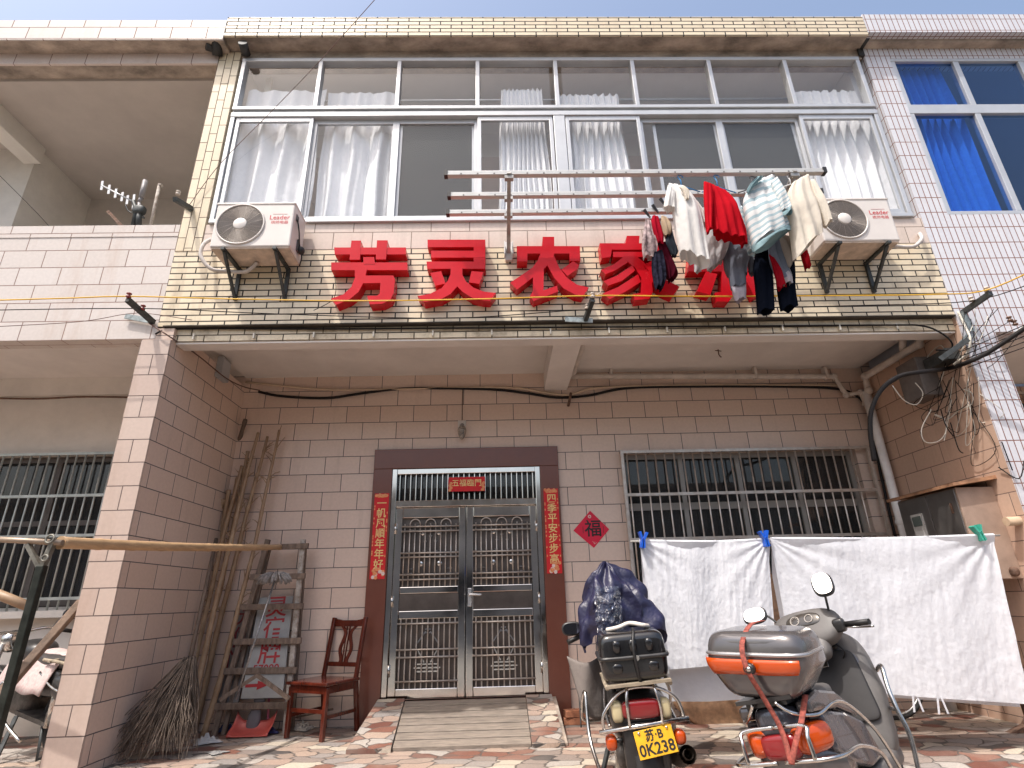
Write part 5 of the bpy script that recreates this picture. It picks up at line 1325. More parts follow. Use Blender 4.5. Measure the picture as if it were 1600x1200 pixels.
m = MB(); m.blob((0, .29, .80), (.17, .27, .07), .7); m.build('saddle', M_seat, by)
m = MB(); m.torus(Matrix.Translation((.04, .42, .29)) @ Matrix.Rotation(R(90), 4, 'Y'), .09, .008, 24, 6); m.tube([(.05, .42, .29), (.07, .50, .15)], .01, 6); m.box(.06, .14, .47, .54, .14, .16); m.build('crank', M_fork, by)
# two bricks by the wall
for k, (u, v, z, lb) in enumerate(((900, 1121, .0, 'lower orange brick lying at the wall left of the motorcycle'), (901, 1110, .055, 'upper orange brick lying at the wall left of the motorcycle'))):
    p = A(u, v, 5.35); m = MB(); m.box(-.10, .10, -.05, .05, 0, .053, M=Matrix.Translation((p.x, 5.4, z)) @ Matrix.Rotation(R(8*k-3), 4, 'Z'))
    tag(m.build('brick', pm('orange brick', (.36, .15, .08), .85, nz=.3, nscale=30, bump=.3), bevel=.005), lb, 'brick', 'loose bricks')

# ------------------------------------------------------------------ papers at the door
M_gold = pm('gold print', (.85, .62, .24), .4, 0, nz=.25, nscale=40)
M_rp = pm('red couplet paper', (.64, .008, .012), .55, nz=.10, nscale=6)
M_flow = pm('flower print', (.80, .45, .18), .5, nz=.6, nscale=90, c2=(.72, .12, .05))
M_flow2 = pm('white flower print', (.80, .72, .66), .5, nscale=80, c2=(.78, .50, .42))
YP = YB-.037
def couplet(tl, tr, bl, br, s, label):
    a, b, c, d = [A(*p, YP) for p in (tl, tr, bl, br)]
    x0, x1 = (a.x+c.x)/2, (b.x+d.x)/2; z1, z0 = (a.z+b.z)/2, (c.z+d.z)/2; W, H = x1-x0, z1-z0; cx = (x0+x1)/2
    m = MB(); m.box(x0, x1, YP-.002, YP, z0, z1); o = tag(m.build('door_couplet', M_rp), label, 'couplet', 'red paper couplets at the door')
    m = MB(); h = H*.835/len(s); zt = z1-H*.065
    for k, ch in enumerate(s): text_mb(m, ch, h*1.0, frame_xz((cx+.004, YP-.0032, zt-h*(k+.5)-h*.02), 1.0, 1.0), offset=.0012)
    m.build('couplet_lettering', M_gold, o)
    rnd = random.Random(len(label)); m = MB(); m2 = MB(); m.blob((cx, YP-.003, z1-.025), (W*.85, .003, .035), .9, n=16, m=6)
    for k in range(7): m.blob((x0+W*(.12+.12*k), YP-.0035, z1-.022+.014*rnd.uniform(-1, 1)), (.030, .003, .030), 1, n=10, m=6)
    for k in range(16): (m2 if k % 3 == 0 else m).blob((x0+W*rnd.uniform(.12, .88), YP-.0035-.0002*k, z0+.012+.085*rnd.random()), (.034, .003, .034), 1, n=10, m=6)
    for k in range(22): m.blob((x0+W*(.06 if rnd.random() < .5 else .94), YP-.003, z0+.1+(H-.2)*rnd.random()), (.012, .002, .022), 1, n=8, m=5)
    build_pieces(m, 'flower_print', M_flow, o); build_pieces(m2, 'blossom_print', M_flow2, o)
couplet((586, 771), (609, 771), (577, 905), (600, 905), '一帆風順年年好', 'red paper couplet with seven gold characters left of the door')
couplet((849, 764), (872, 763), (855, 897), (878, 895), '四季平安步步高', 'red paper couplet with seven gold characters right of the door')
a, b = A(701, 746, YB-.03), A(758, 767, YB-.03)
m = MB(); m.box(a.x, b.x, YB-.032, YB-.03, b.z, a.z); o = tag(m.build('door_banner', M_rp), 'small red paper banner with four gold characters over the door', 'banner')
m = MB(); text_mb(m, '五福臨門', (b.x-a.x)*.205, frame_xz(((a.x+b.x)/2, YB-.0332, (a.z+b.z)/2+.008)), offset=.0007); m.build('banner_lettering', M_gold, o)
m = MB()
for x in (a.x+.02, b.x-.02):
    for k in range(4): m.blob((x+.012*(k % 2)-.006, YB-.033-.0002*k, b.z+.015+.022*k), (.034, .003, .03), 1, n=10, m=6)
build_pieces(m, 'flower_print', M_flow, o)
c = [A(*p, YB-.004) for p in ((922, 798), (952, 827), (928, 856), (896, 829))]
m = MB(); m.prism(c, (0, .003, 0)); o = tag(m.build('paper_diamond', pm('crimson paper', (.66, .010, .045), .55, nz=.05)), 'red paper diamond with a black character on the wall right of the door', 'paper sign')
ctr = (c[0]+c[1]+c[2]+c[3])/4
m = MB(); text_mb(m, '福', .17, frame_xz((ctr.x+.015, YB-.0056, ctr.z)), offset=.0022)
for dx in (-.085, .115): m.box(ctr.x+dx-.002, ctr.x+dx+.002, YB-.0055, YB-.0042, ctr.z-.035, ctr.z+.03)
m.build('diamond_lettering', pm('black ink', (.012, .01, .01), .5), o)
m = MB(); m.torus(Matrix.Translation((ctr.x-.012, YB-.0056, ctr.z+.125)) @ Matrix.Rotation(R(90), 4, 'X'), .012, .005, 16, 5)
for k in range(3): m.bar((ctr.x+.02, YB-.0056, ctr.z-.14), (ctr.x+.0+.022*k, YB-.0056, ctr.z-.11-.006*k), .008, .002)
m.build('diamond_mark', pm('pale print', (.75, .6, .55), .5), o)
# lamp over the door
p = A(722, 664, YB); lp = thing('wall_lamp', (p.x, YB, p.z), 'small glass wall lamp on a white plate above the door', 'lamp', local=True)
m = MB(); m.box(-.042, .042, -.02, -.001, -.045, .045); m.build('mount_plate', pm('white lamp plate', (.62, .58, .54), .5), lp, bevel=.003)
m = MB(); m.tube([(0, -.02, -.01), (0, -.055, -.03)], .022, 10); m.build('socket', pm('grey socket', (.28, .26, .24), .5), lp)
m = MB(); m.blob((.005, -.075, -.105), (.085, .085, .15), .9, n=20, m=12, warp=lambda p: V((p.x*(1+.25*p.z/.07), p.y*(1+.25*p.z/.07), p.z))); m.build('lamp_glass', glassm('ribbed lamp glass', (.66, .64, .60), ior=1.6, rough=.15, dust=.25, dustc=(.5, .46, .42)), lp)
m = MB(); m.tube([(0, -.004, .045), (.003, -.006, .4)], .004, 5); m.build('lamp_wire', M_rust, lp)
# ------------------------------------------------------------------ canes, ladder, broom and the rest of the left corner
M_cane = pm('dry bamboo', (.40, .275, .17), .5, nz=.40, nscale=7, c2=(.24, .15, .085))
M_caned = pm('dark bamboo', (.13, .09, .065), .6, nz=.4, nscale=9)
M_wood = pm('weathered ladder wood', (.20, .145, .11), .8, nz=.5, nscale=10, stretch=(3, 3, 1), bump=.3)
M_woodw = pm('white splashed wood', (.50, .46, .42), .8, nz=.5, nscale=24, c2=(.20, .15, .11))
def cane(bot, top, r0, r1, seed, label, mat=None, twigs=0, Yt=5.5, zb=0, Yb=None):
    rnd = random.Random(seed)
    a = AZ(*bot, zb) if Yb is None else A(*bot, Yb); b = A(*top, Yt)
    m = MB(); N = int((b-a).length/.035); pts = []; rr = []; r0 *= 1.35; r1 *= 1.5
    bow = V((rnd.uniform(-.03, .03), rnd.uniform(-.02, .02), 0)); node = rnd.uniform(.16, .24)
    L_ = (b-a).length; side = (b-a).cross(V((0, 1, 0))).normalized()
    for i in range(N+1):
        t = i/N; d = t*L_
        k = (d/node) % 1
        r = r0+(r1-r0)*t
        if k < .17 and i > 1: r *= 1.16
        pts.append(a.lerp(b, t)+bow*math.sin(math.pi*t)+side*.004*math.sin(d*6+seed)); rr.append(r)
    m.tube(pts, rr, 9)
    for k in range(twigs):
        t = rnd.uniform(.35, .98); p = pts[int(t*N)]; ang = rnd.uniform(-1.2, 1.2)
        q = p+V((math.sin(ang)*.14*rnd.uniform(.5, 1.2), -.04*rnd.random(), rnd.uniform(.03, .13)))
        q.y = min(q.y, 5.57)
        m.tube([p, p.lerp(q, .6)+V((0, 0, .01)), q], [.006, .0042, .002], 5)
        if rnd.random() < .7:
            for s in (-1, 1): m.tube([p.lerp(q, .7), p.lerp(q, .7)+V((s*.04, 0, rnd.uniform(.01, .05)))], [.002, .001], 4)
    o = m.build('bamboo_cane', mat or M_cane)
    return tag(o, label, 'bamboo cane', 'bamboo canes in the left corner')
cane((289, 1158), (403, 676), .021, .010, 1, 'bamboo cane whose twiggy tip is second highest in the corner', twigs=14)
cane((318, 1152), (436, 672), .019, .008, 2, 'rightmost bamboo cane, with the highest twiggy tip, against the back wall', twigs=18)
cane((303, 1144), (418, 682), .021, .009, 3, 'bamboo cane with a twiggy tip between the two highest ones', twigs=14)
cane((282, 1146), (378, 728), .020, .012, 4, 'middling bamboo cane ending just left of the twiggy tips', twigs=6)
cane((296, 1140), (388, 705), .018, .011, 5, 'thin bamboo cane tucked behind the middling ones', twigs=8)
cane((275, 1132), (358, 765), .020, .014, 6, 'short bamboo cane with a cut-off top in the corner', twigs=3)
cane((312, 1118), (372, 745), .017, .012, 7, 'straight short bamboo cane behind the others', twigs=2)
cane((258, 1120), (349, 780), .021, .015, 8, 'leftmost light bamboo cane, standing behind the twig broom', twigs=2)
cane((262, 1098), (383, 655), .018, .013, 9, 'dark bamboo pole reaching highest in the wall corner', mat=M_caned)
cane((326, 1122), (400, 740), .014, .008, 10, 'slim bamboo cane nearest the ladder', twigs=8)
# twig broom
hb = A(291, 1058, 4.72); ht = A(338, 842, 5.18)
br = thing('twig_broom', tuple(A(235, 1180, 4.45).to_tuple()[:2])+(0,), 'large bundled twig broom standing bristles down beside the tiled pier', 'broom')
m = MB(); m.tube([hb-(ht-hb)*.1, hb.lerp(ht, .5)+V((.0, 0, .0)), ht], .017, 8); m.build('handle', M_caned, br)
rnd = random.Random(11); m = MB(); down = (hb-ht).normalized()
c0 = AZ(238, 1192, -.02)
for k in range(520):
    a = rnd.uniform(0, 6.28); r_ = math.sqrt(rnd.random())
    p0 = hb+V((.045*r_*math.cos(a), .045*r_*math.sin(a), rnd.uniform(-.02, .14)))
    L_ = rnd.uniform(.7, 1.05)
    e = c0+V((.33*r_*math.cos(a)-.03, .22*r_*math.sin(a), .015+rnd.random()*.09))
    p3 = p0.lerp(e, L_); 
    p3.z = max(p3.z, ground_z(p3.x, p3.y)+.008)
    mid = p0.lerp(p3, .45)+V((rnd.uniform(-.025, .025), rnd.uniform(-.025, .025), .035))
    p2 = p0.lerp(p3, .75)+V((rnd.uniform(-.05, .05), rnd.uniform(-.05, .05), .03))
    m.tube([p0, mid, p2, p3], [.0045, .0035, .0026, .0012], 4, cap=False)
m.build('bristles', pm('dry twigs', (.15, .115, .09), .85, nz=.6, nscale=14), br)
m = MB()
for t in (0, .06, .13): 
    q = hb+down*(.05-t)
    m.torus(Matrix.Translation(q) @ (-down).to_track_quat('Z', 'Y').to_matrix().to_4x4(), .05-.006*t*10, .007, 20, 6)
m.build('binding', M_caned, br)
# step ladder
G0, G1 = AZ(334, 1150, 0), AZ(446, 1146, 0); U0, U1 = A(419, 843, 5.44), A(474, 843, 5.44)
ld = thing('step_ladder', tuple((G0+G1)/2), 'paint-splashed wooden step ladder standing against the back wall', 'ladder')
for a, b, mt in ((G0, U0, M_wood), (G1, U1, M_woodw)):
    m = MB(); m.bar(a, b, .045, .035, up=V((0, 1, 0))); m.build('rail', mt, ld, bevel=.004)
for a, b in ((V((G0.x+.06, 5.42, 0)), V((U0.x, 5.50, U0.z-.05))), (V((G1.x+.02, 5.48, 0)), V((U1.x, 5.50, U1.z-.05)))):
    m = MB(); m.bar(a, b, .035, .028, up=V((0, 1, 0))); m.build('back_leg', M_wood, ld)
for k, (y, xa, xb) in enumerate(((855, 424, 482), (902, 391, 477), (949, 376, 474), (1003, 364, 471), (1049, 349, 464), (1104, 331, 451))):
    t = (y-1148)/(843-1148); Y = G0.y+(5.44-G0.y)*t-.02
    a, b = A(xa, y, Y), A(xb, y-2, Y); m = MB(); m.bar(a, b, .05, .03, up=V((0, 1, 0))); m.build('tread', M_wood, ld, bevel=.004)
m = MB(); p, q, c = A(343, 1094, 5.13), A(452, 1092, 5.15), A(402, 1055, 5.2); m.bar(p, c, .022, .03); m.bar(q, c, .022, .03); m.build('brace', M_wood, ld)
# mop laid over the rung
mh = A(430, 905, 5.22); me_ = A(368, 1093, 5.08)
mp = thing('mop', tuple(me_), 'grey string mop hung head up on the ladder rungs', 'mop')
m = MB(); m.tube([me_, mh], .009, 8); m.build('handle', pm('striped steel handle', (.36, .35, .35), .35, .7, nz=.5, nscale=40), mp)
m = MB(); rnd = random.Random(4)
for k in range(150):
    a = rnd.uniform(0, 6.28); r_ = rnd.uniform(.5, 1)
    q = mh+V((.125*r_*math.cos(a), .06*r_*math.sin(a)-.02, .01+.03*rnd.random()))
    e = q+V((.035*math.cos(a), -.01, -.035-.025*rnd.random()))
    m.tube([mh+V((0, 0, .015)), mh.lerp(q, .6)+V((0, 0, .035)), q, e], .0055, 5)
m.build('mop_head', pm('grey mop string', (.30, .28, .27), .95, nz=.4, nscale=40), mp)
# signboards behind the ladder
M_boardw = pm('dirty white board', (.32, .32, .31), .5, nz=.2, nscale=4); M_boardg = pm('dull board', (.20, .185, .18), .6, nz=.3, nscale=4)
M_rpaint = pm('red lettering', (.34, .015, .02), .5); M_rpaintd = pm('faded red lettering', (.17, .02, .025), .6)
def board(tl, tr, br_, bl, yt, yb, label, mt, mr, words):
    a, b, c, d = A(*tl, yt), A(*tr, yt), A(*br_, yb), A(*bl, yb)
    m = MB(); m.prism([a, b, c, d], (0, .02, 0)); o = tag(m.build('sign_board', mt), label, 'sign board', 'sign boards behind the ladder')
    ex = (b-a).normalized(); n = ex.cross(a-d).normalized(); n = n if n.y < 0 else -n; ez = ex.cross(n) if ex.cross(n).z > 0 else n.cross(ex)
    m = MB()
    for s_, u, v, sz in words:
        p = (a.lerp(b, u)).lerp(d.lerp(c, u), v)+n*.003
        Mx = Matrix(((ex.x, ez.x, n.x, p.x), (ex.y, ez.y, n.y, p.y), (ex.z, ez.z, n.z, p.z), (0, 0, 0, 1)))
        if s_ == '>':
            m.face([Mx @ V(q) for q in ((-.10, -.012, 0), (.0, -.012, 0), (.0, -.035, 0), (.10, 0, 0), (.0, .035, 0), (.0, .012, 0), (-.10, .012, 0))])
        else: text_mb(m, s_, sz, Mx, offset=sz*.012)
    m.build('board_lettering', mr, o)
board((406, 934), (458, 931), (441, 1090), (376, 1092), 5.50, 5.34, 'whitish board with red characters 灵宿牌 leaning behind the ladder', M_boardw, M_rpaint, [('灵', .56, .12, .19), ('宿', .56, .34, .19), ('牌', .54, .58, .20), ('57090', .50, .73, .09), ('>', .35, .88, .1)])
board((374, 946), (404, 944), (372, 1098), (334, 1100), 5.54, 5.42, 'dull board with faded red characters, left of the whitish board', M_boardg, M_rpaintd, [('芳', .5, .13, .17), ('住', .5, .36, .18), ('门', .5, .60, .18)])
# dustpan with its pink handle
p = AZ(392, 1150, 0); dp = thing('dustpan', (p.x, p.y, 0), 'red dustpan with a long pink handle on the paving by the ladder', 'dustpan')
m = MB()
def fn(u, v):
    x = -.165+.33*u; w = abs(2*u-1)
    return V((p.x+x, p.y-.09+.17*v, .012+.075*max(0, w**5)*v**.5+.085*v**4))
m.grid(fn, 20, 14); m.build('pan', pm('red plastic', (.50, .09, .07), .4, nz=.15), dp, solid=.006)
m = MB(); m.tube([(p.x+.10, p.y+.075, .05), A(424, 1022, p.y+.22)], .010, 8); h = A(424, 1022, p.y+.22); m.tube([h+V((-.03, 0, .0)), h+V((.05, 0, .01))], .013, 8); m.build('handle', pm('pink plastic', (.42, .13, .20), .4), dp)
# wooden chair
ch = thing('chair', (-1.50, 5.27, 0), 'red-brown varnished wooden chair with a vase-shaped splat beside the door', 'chair', local=True); ch.rotation_euler = (0, 0, R(-27))
M_var = pm('red brown varnish', (.10, .017, .008), .22, nz=.4, nscale=9, stretch=(3, 3, .6), coat=.5)
sw, sdp, sh = .42, .38, .40
for x in (-1, 1):
    m = MB(); m.bar((x*(sw/2-.025), -sdp/2+.02, 0), (x*(sw/2-.02), -sdp/2+.025, sh-.03), .034, .034, up=V((0, 1, 0))); m.build('leg', M_var, ch, bevel=.004)
    m = MB(); P = [V((x*(sw/2-.03), sdp/2+.05, 0)), V((x*(sw/2-.03), sdp/2-.01, sh)), V((x*(sw/2-.03), sdp/2+.07, .875))]
    m.bar(P[0], P[1], .034, .034, up=V((0, 1, 0))); m.bar(P[1]-V((0, 0, .01)), P[2], .034, .030, up=V((0, 1, 0))); m.build('leg', M_var, ch, bevel=.004)
m = MB(); m.box(-sw/2-.01, sw/2+.01, -sdp/2-.015, sdp/2, sh-.018, sh+.008); m.build('seat', M_var, ch, bevel=.008)
m = MB(); m.box(-sw/2+.02, sw/2-.02, -sdp/2+.008, -sdp/2+.028, sh-.075, sh-.019); m.box(-sw/2+.01, -sw/2+.03, -sdp/2+.03, sdp/2-.02, sh-.075, sh-.019); m.box(sw/2-.03, sw/2-.01, -sdp/2+.03, sdp/2-.02, sh-.075, sh-.019); m.build('apron', M_var, ch)
m = MB(); m.bar((-sw/2+.03, -sdp/2+.03, .20), (sw/2-.03, -sdp/2+.03, .20), .02, .028)
for x in (-1, 1): m.bar((x*(sw/2-.025), -sdp/2+.03, .16), (x*(sw/2-.03), sdp/2+.02, .16), .02, .026)
m.build('stretcher', M_var, ch)
yb = lambda z: sdp/2-.01+.08*(z-sh)/.475
m = MB(); m.prism([(-sw/2+.045, yb(.87), .80), (sw/2-.045, yb(.87), .80), (sw/2-.045, yb(.87), .865), (.08, yb(.87), .852), (-.08, yb(.87), .852), (-sw/2+.045, yb(.87), .865)], (0, .022, 0)); m.bar((-sw/2+.045, yb(.50)+.01, .50), (sw/2-.045, yb(.50)+.01, .50), .02, .035); build_pieces(m, 'back_rail', M_var, ch)
for s_ in (-1, 1):
    m = MB(); P = smooth_path([V((s_*.075, yb(.80)+.008, .80)), V((s_*.028, yb(.74)+.008, .74)), V((s_*.062, yb(.63)+.008, .62)), V((s_*.030, yb(.54)+.008, .53)), V((s_*.06, yb(.515)+.008, .51))], 5)
    b = []
    for q in P: b.append(m.addv([q+V((-.016, 0, 0)), q+V((.016, 0, 0)), q+V((.016, .012, 0)), q+V((-.016, .012, 0))]))
    for i in range(len(P)-1):
        for k in range(4): m.addf((b[i]+k, b[i]+(k+1) % 4, b[i+1]+(k+1) % 4, b[i+1]+k), smooth=False)
    m.build('splat', M_var, ch)
m = MB()
for x in (-.012, .012): m.bar((x, yb(.52)+.012, .515), (x*1.4, yb(.76)+.012, .80), .008, .012)
m.build('splat_bar', M_var, ch)
# litter on the paving
def rag(px, py, r_, label, mt, seed, name='rag', cat='rag', h=.05):
    p = AZ(px, py, 0); m = MB()
    def fn(u, v):
        a = u*6.283; rr = r_*v*(1+.3*math.sin(3*a+seed)+.18*math.sin(7*a+2*seed))
        z = .008+h*(1-v)*(1+.5*math.sin(5*a+seed))*(.5+.5*math.sin(9*v+seed)**2)
        return V((p.x+rr*math.cos(a)*1.4, p.y+rr*math.sin(a), z))
    m.grid(fn, 30, 12); tag(m.build(name, mt, solid=.003), label, cat, 'litter by the ladder')
rag(321, 1162, .07, 'crumpled white plastic scrap at the foot of the canes', pm('white plastic scrap', (.50, .50, .50), .5), 1)
rag(352, 1143, .07, 'crumpled blue cloth behind the red dustpan', pm('blue cloth', (.06, .08, .17), .8), 2)
rag(419, 1146, .06, 'small blue scrap right of the red dustpan', pm('navy scrap', (.05, .05, .14), .7), 3)
rag(472, 1141, .07, 'pale crumpled rag under the wooden chair', pm('pale rag', (.34, .31, .28), .9), 5)
rag(338, 1178, .05, 'flat grey scrap near the twig broom', pm('grey scrap', (.25, .24, .23), .9), 6, h=.01)
p = A(400, 1090, 5.38); m = MB(); m.blob((p.x, 5.40, .12), (.11, .06, .28), .8, warp=lambda q: V((q.x*(1-.5*max(0, q.z/.14)), q.y, q.z)), M=Matrix.Rotation(R(8), 3, 'Y')); m.blob((p.x+.03, 5.39, .25), (.10, .05, .05), .9)
tag(m.build('slipper', pm('grey slipper', (.16, .155, .165), .7)), 'grey slipper standing on its toe behind the ladder', 'slipper')
a, b = AZ(418, 1130, .02), A(520, 1108, 5.45); m = MB(); m.tube([a, b], .010, 6); tag(m.build('stick', M_wood), 'thin stick lying behind the chair and the ladder', 'stick')
# clothes stand at the far left, and its poles
hd = A(76, 850, 3.2)
cs = thing('clothes_stand', (hd.x, 3.2, ground_z(0, 3.2)), 'dark steel post with a forked head at the left edge, carrying the bamboo pole', 'stand')
m = MB(); q = A(66, 884, 3.2); base = V((q.x-.01, 3.2, ground_z(0, 3.2))); m.bar(base, q, .040, .04, up=V((0, 1, 0))); m.build('post', pm('dark green steel', (.045, .05, .042), .35, .6, nz=.5, nscale=12), cs, bevel=.004)
m = MB(); m.bar(q-V((0, 0, .02)), A(44, 851, 3.2), .02, .03, up=V((0, 1, 0))); m.bar(q-V((0, 0, .02)), A(86, 842, 3.2), .024, .03, up=V((0, 1, 0))); m.torus(Matrix.Translation(A(78, 842, 3.17)) @ Matrix.Rotation(R(80), 4, 'X'), .022, .006, 16, 6); m.torus(Matrix.Translation(A(70, 872, 3.17)) @ Matrix.Rotation(R(80), 4, 'X'), .016, .006, 16, 6); m.build('fork', pm('worn bracket', (.20, .19, .16), .5, .5, nz=.5, nscale=20), cs)
m = MB(); m.tube([A(-60, 840, 3.2), A(98, 848, 3.2)], .016, 10); tag(m.build('steel_rod', pm('tan steel rod', (.34, .26, .19), .4, .4, nz=.3)), 'thin tan rod running out of the left edge from the forked post', 'rod')
a, b = A(94, 848, 3.22), A(437, 855, 5.36)
m = MB(); N = 70; pts = []; rr = []
for i in range(N+1):
    t = i/N; pts.append(a.lerp(b, t)+V((0, 0, -.012*math.sin(math.pi*t)))); k = (t*9) % 1; rr.append((.033-.008*t)*(1.10 if k < .1 else 1))
m.tube(pts, rr, 12); tag(m.build('bamboo_pole', pm('honey bamboo', (.46, .30, .165), .4, nz=.25, nscale=5, stretch=(8, 1, 8))), 'thick honey-coloured bamboo pole lying level from the forked post to the ladder top', 'bamboo pole')
m = MB(); m.tube([A(-30, 918, 3.9), A(46, 948, 3.9)], .030, 10); tag(m.build('bamboo_pole', M_cane), 'stub of bamboo pole entering from the left edge above the parked motorcycle', 'bamboo pole')
m = MB(); a, b = A(-10, 1098, 4.0), A(128, 940, 4.3); m.bar(a, b, .055, .045, up=V((0, 1, 0))); tag(m.build('timber_prop', pm('grey brown timber', (.17, .115, .08), .8, nz=.5, nscale=9, bump=.3), bevel=.006), 'slanting grey-brown timber prop left of the tiled pier', 'prop')

# ------------------------------------------------------------------ antenna and odds on the left balcony
an = thing('aerial', tuple(A(214, 352, 4.45)), 'silver comb-shaped television aerial above the left balcony parapet', 'aerial')
ca = lambda u, v, Y=4.45: A(140+u/8.89, 260+v/8.89, Y)
m = MB(); m.tube([ca(160, 260), ca(610, 492)], .008, 6); m.build('boom', M_alu, an)
for u, v in ((172, 266), (270, 320), (362, 374), (452, 422), (525, 464), (612, 490)):
    h = 62 if u < 600 else 100; m = MB(); m.bar(ca(u+10, v-h), ca(u-8, v+h), .022, .006, up=V((0, 1, 0))); m.build('element', M_alu, an)
m = MB(); m.tube([ca(605, 480), ca(650, 600), ca(600, 840)], .02, 8); m.tube([ca(690, 600), ca(680, 840)], .026, 8); m.blob(ca(690, 610), (.12, .08, .10), .7); m.tube(smooth_path([ca(500, 540), ca(540, 620), ca(640, 660), ca(760, 720), ca(720, 670)], 5), .006, 5); m.build('clamp', M_iron, an)
m = MB(); m.tube([ca(775, 200), ca(715, 440)], .024, 8); m.tube([ca(715, 430), ca(690, 500)], .018, 8); m.tube([ca(690, 500), ca(680, 840)], .015, 8); tag(m.build('pipe_stub', pm('grey pipe', (.25, .235, .235), .5)), 'grey pipe stub standing right of the aerial', 'pipe')
m = MB(); m.tube([ca(972, 250), ca(845, 840)], .015, 8); m.tube([ca(960, 262), ca(1005, 270)], .018, 8); tag(m.build('post', M_woodw), 'slim whitish post with a knob on top, on the left balcony', 'post')
m = MB(); m.bar(ca(258, 628), ca(470, 850), .03, .03, up=V((0, 1, 0))); tag(m.build('iron_bar', M_rust), 'dark slanting iron bar on the left balcony parapet', 'bar')
def insulator(mb, p, r=.020):
    mb.lathe([(0, .032), (r*.6, .032), (r, .026), (r, .020), (r*.55, .014), (r*.55, .006), (r, 0), (r, -.008), (r*.6, -.014), (0, -.014)], Matrix.Translation(p), 16)
M_ins = pm('glazed insulator', (.22, .03, .025), .2, coat=.4); M_insw = pm('pale insulator', (.58, .50, .42), .3)
def wire_bracket(label, arm, plate, ins, mi):
    t = thing('wire_bracket', tuple(arm[0]), label, 'bracket', 'wire brackets on the facade')
    m = MB(); m.bar(arm[0], arm[1], .035, .04); m.build('arm', M_iron, t)
    m = MB(); m.bar(plate[0], plate[1], .045, .012, up=V((0, 1, 0))); m.build('plate', pm('zinc plate', (.30, .34, .34), .5, .5, nz=.5, nscale=25), t)
    for p in ins:
        m = MB(); insulator(m, p); m.build('insulator', mi, t)
wire_bracket('dark iron bracket with two dark red insulators at the left end of the ledge', [A(240, 504, 4.215), A(199, 468, 3.93)], [A(196, 494, 4.20), A(233, 501, 4.20)], [A(201, 463, 3.93), A(223, 482, 4.06)], M_ins)
wire_bracket('dark iron bracket with pale insulators in the middle of the ledge', [A(914, 501, 4.215), A(926, 468, 3.95)], [A(883, 499, 4.20), A(926, 501, 4.20)], [A(926, 463, 3.95), A(917, 481, 4.06)], M_insw)
wire_bracket('grey bracket with pale insulators at the right end of the ledge', [A(1505, 488, 4.215), A(1548, 458, 3.93)], [A(1504, 486, 4.20), A(1519, 518, 4.20)], [A(1542, 454, 3.95), A(1518, 469, 4.08)], M_insw)
wire_bracket('lower brown bracket among the wires on the white tiled pier', [A(1468, 562, 4.2), A(1512, 531, 4.12)], [A(1500, 540, 4.2), A(1516, 522, 4.2)], [A(1578, 500, 4.0), A(1586, 506, 4.0)], pm('brown insulator', (.16, .09, .06), .3))
wire_bracket('small rusty bracket on the cream brick pier beside the left balcony', [A(299, 326, 4.215), A(273, 311, 3.98)], [A(290, 322, 4.21), A(300, 328, 4.215)], [A(278, 303, 4.0)], M_insw)

# ------------------------------------------------------------------ wires and cables
M_yel = pm('yellow cable', (.72, .42, .03), .45); M_wire = pm('black wire', (.014, .012, .012), .7, spec=.2); M_wirew = pm('pale wire', (.60, .57, .50), .5); M_wirer = pm('brown wire', (.12, .06, .045), .6)
def cable(pts, r, mat, label, name='cable', k=6):
    m = MB(); m.tube(smooth_path([A(*p) for p in pts], k), r, 6); return tag(m.build(name, mat), label, 'cable', 'cables along the facade')
cable([(-40, 470, 3.93), (100, 466, 3.93), (201, 463, 3.93), (360, 467, 3.94), (560, 470, 3.95), (760, 467, 3.95), (926, 462, 3.95), (1100, 463, 3.95), (1300, 462, 3.95), (1460, 460, 3.95), (1542, 453, 3.93), (1640, 410, 3.5)], .0055, M_yel, 'yellow cable strung across the whole facade in front of the red characters')
cable([(-40, 485, 4.05), (223, 482, 4.05), (420, 490, 4.1), (700, 497, 4.12), (917, 484, 4.06), (1100, 482, 4.1), (1350, 477, 4.1), (1518, 470, 4.07), (1620, 440, 3.8)], .004, M_wire, 'thin black wire just below the yellow cable')
cable([(-40, 512, 4.1), (120, 503, 4.1), (195, 491, 4.15), (232, 490, 4.15), (300, 500, 4.2)], .003, M_wirer, 'thin brown wire sloping across the left parapet')
cable([(243, 522, 4.2), (262, 514, 4.25), (310, 513, 4.25), (500, 514, 4.25), (800, 512, 4.25), (1100, 510, 4.25), (1380, 508, 4.25), (1440, 509, 4.22), (1470, 520, 4.2), (1487, 535, 4.2), (1484, 546, 4.25), (1462, 547, 4.3)], .0075, M_wire, 'black cable clipped along the lower bricks of the ledge')
cable([(233, 505, 4.2), (268, 528, 4.21), (310, 556, 4.6), (352, 590, 5.0), (380, 604, 5.4), (406, 610, 5.56)], .006, M_wirer, 'brown cable dropping from the left bracket along the pier to the back wall')
cable([(404, 612, 5.57), (440, 619, 5.57), (510, 622, 5.57), (570, 614, 5.57), (640, 607, 5.57), (760, 608, 5.57), (820, 614, 5.57), (870, 621, 5.57), (920, 618, 5.57), (975, 607, 5.57), (1060, 604, 5.57), (1220, 604, 5.57), (1310, 608, 5.57), (1345, 624, 5.56), (1360, 650, 5.54), (1368, 700, 5.53), (1385, 780, 5.53), (1402, 850, 5.53)], .014, M_wire, 'thick black cable sagging along the back wall and down beside the white pipe')
def cpt(x, y, Y):
    q = A(x, y, Y); return AX(x, y, 3.93) if q.x > 3.93 and AX(x, y, 3.93).y > 4.2 else A(x, y, min(Y, 4.12))
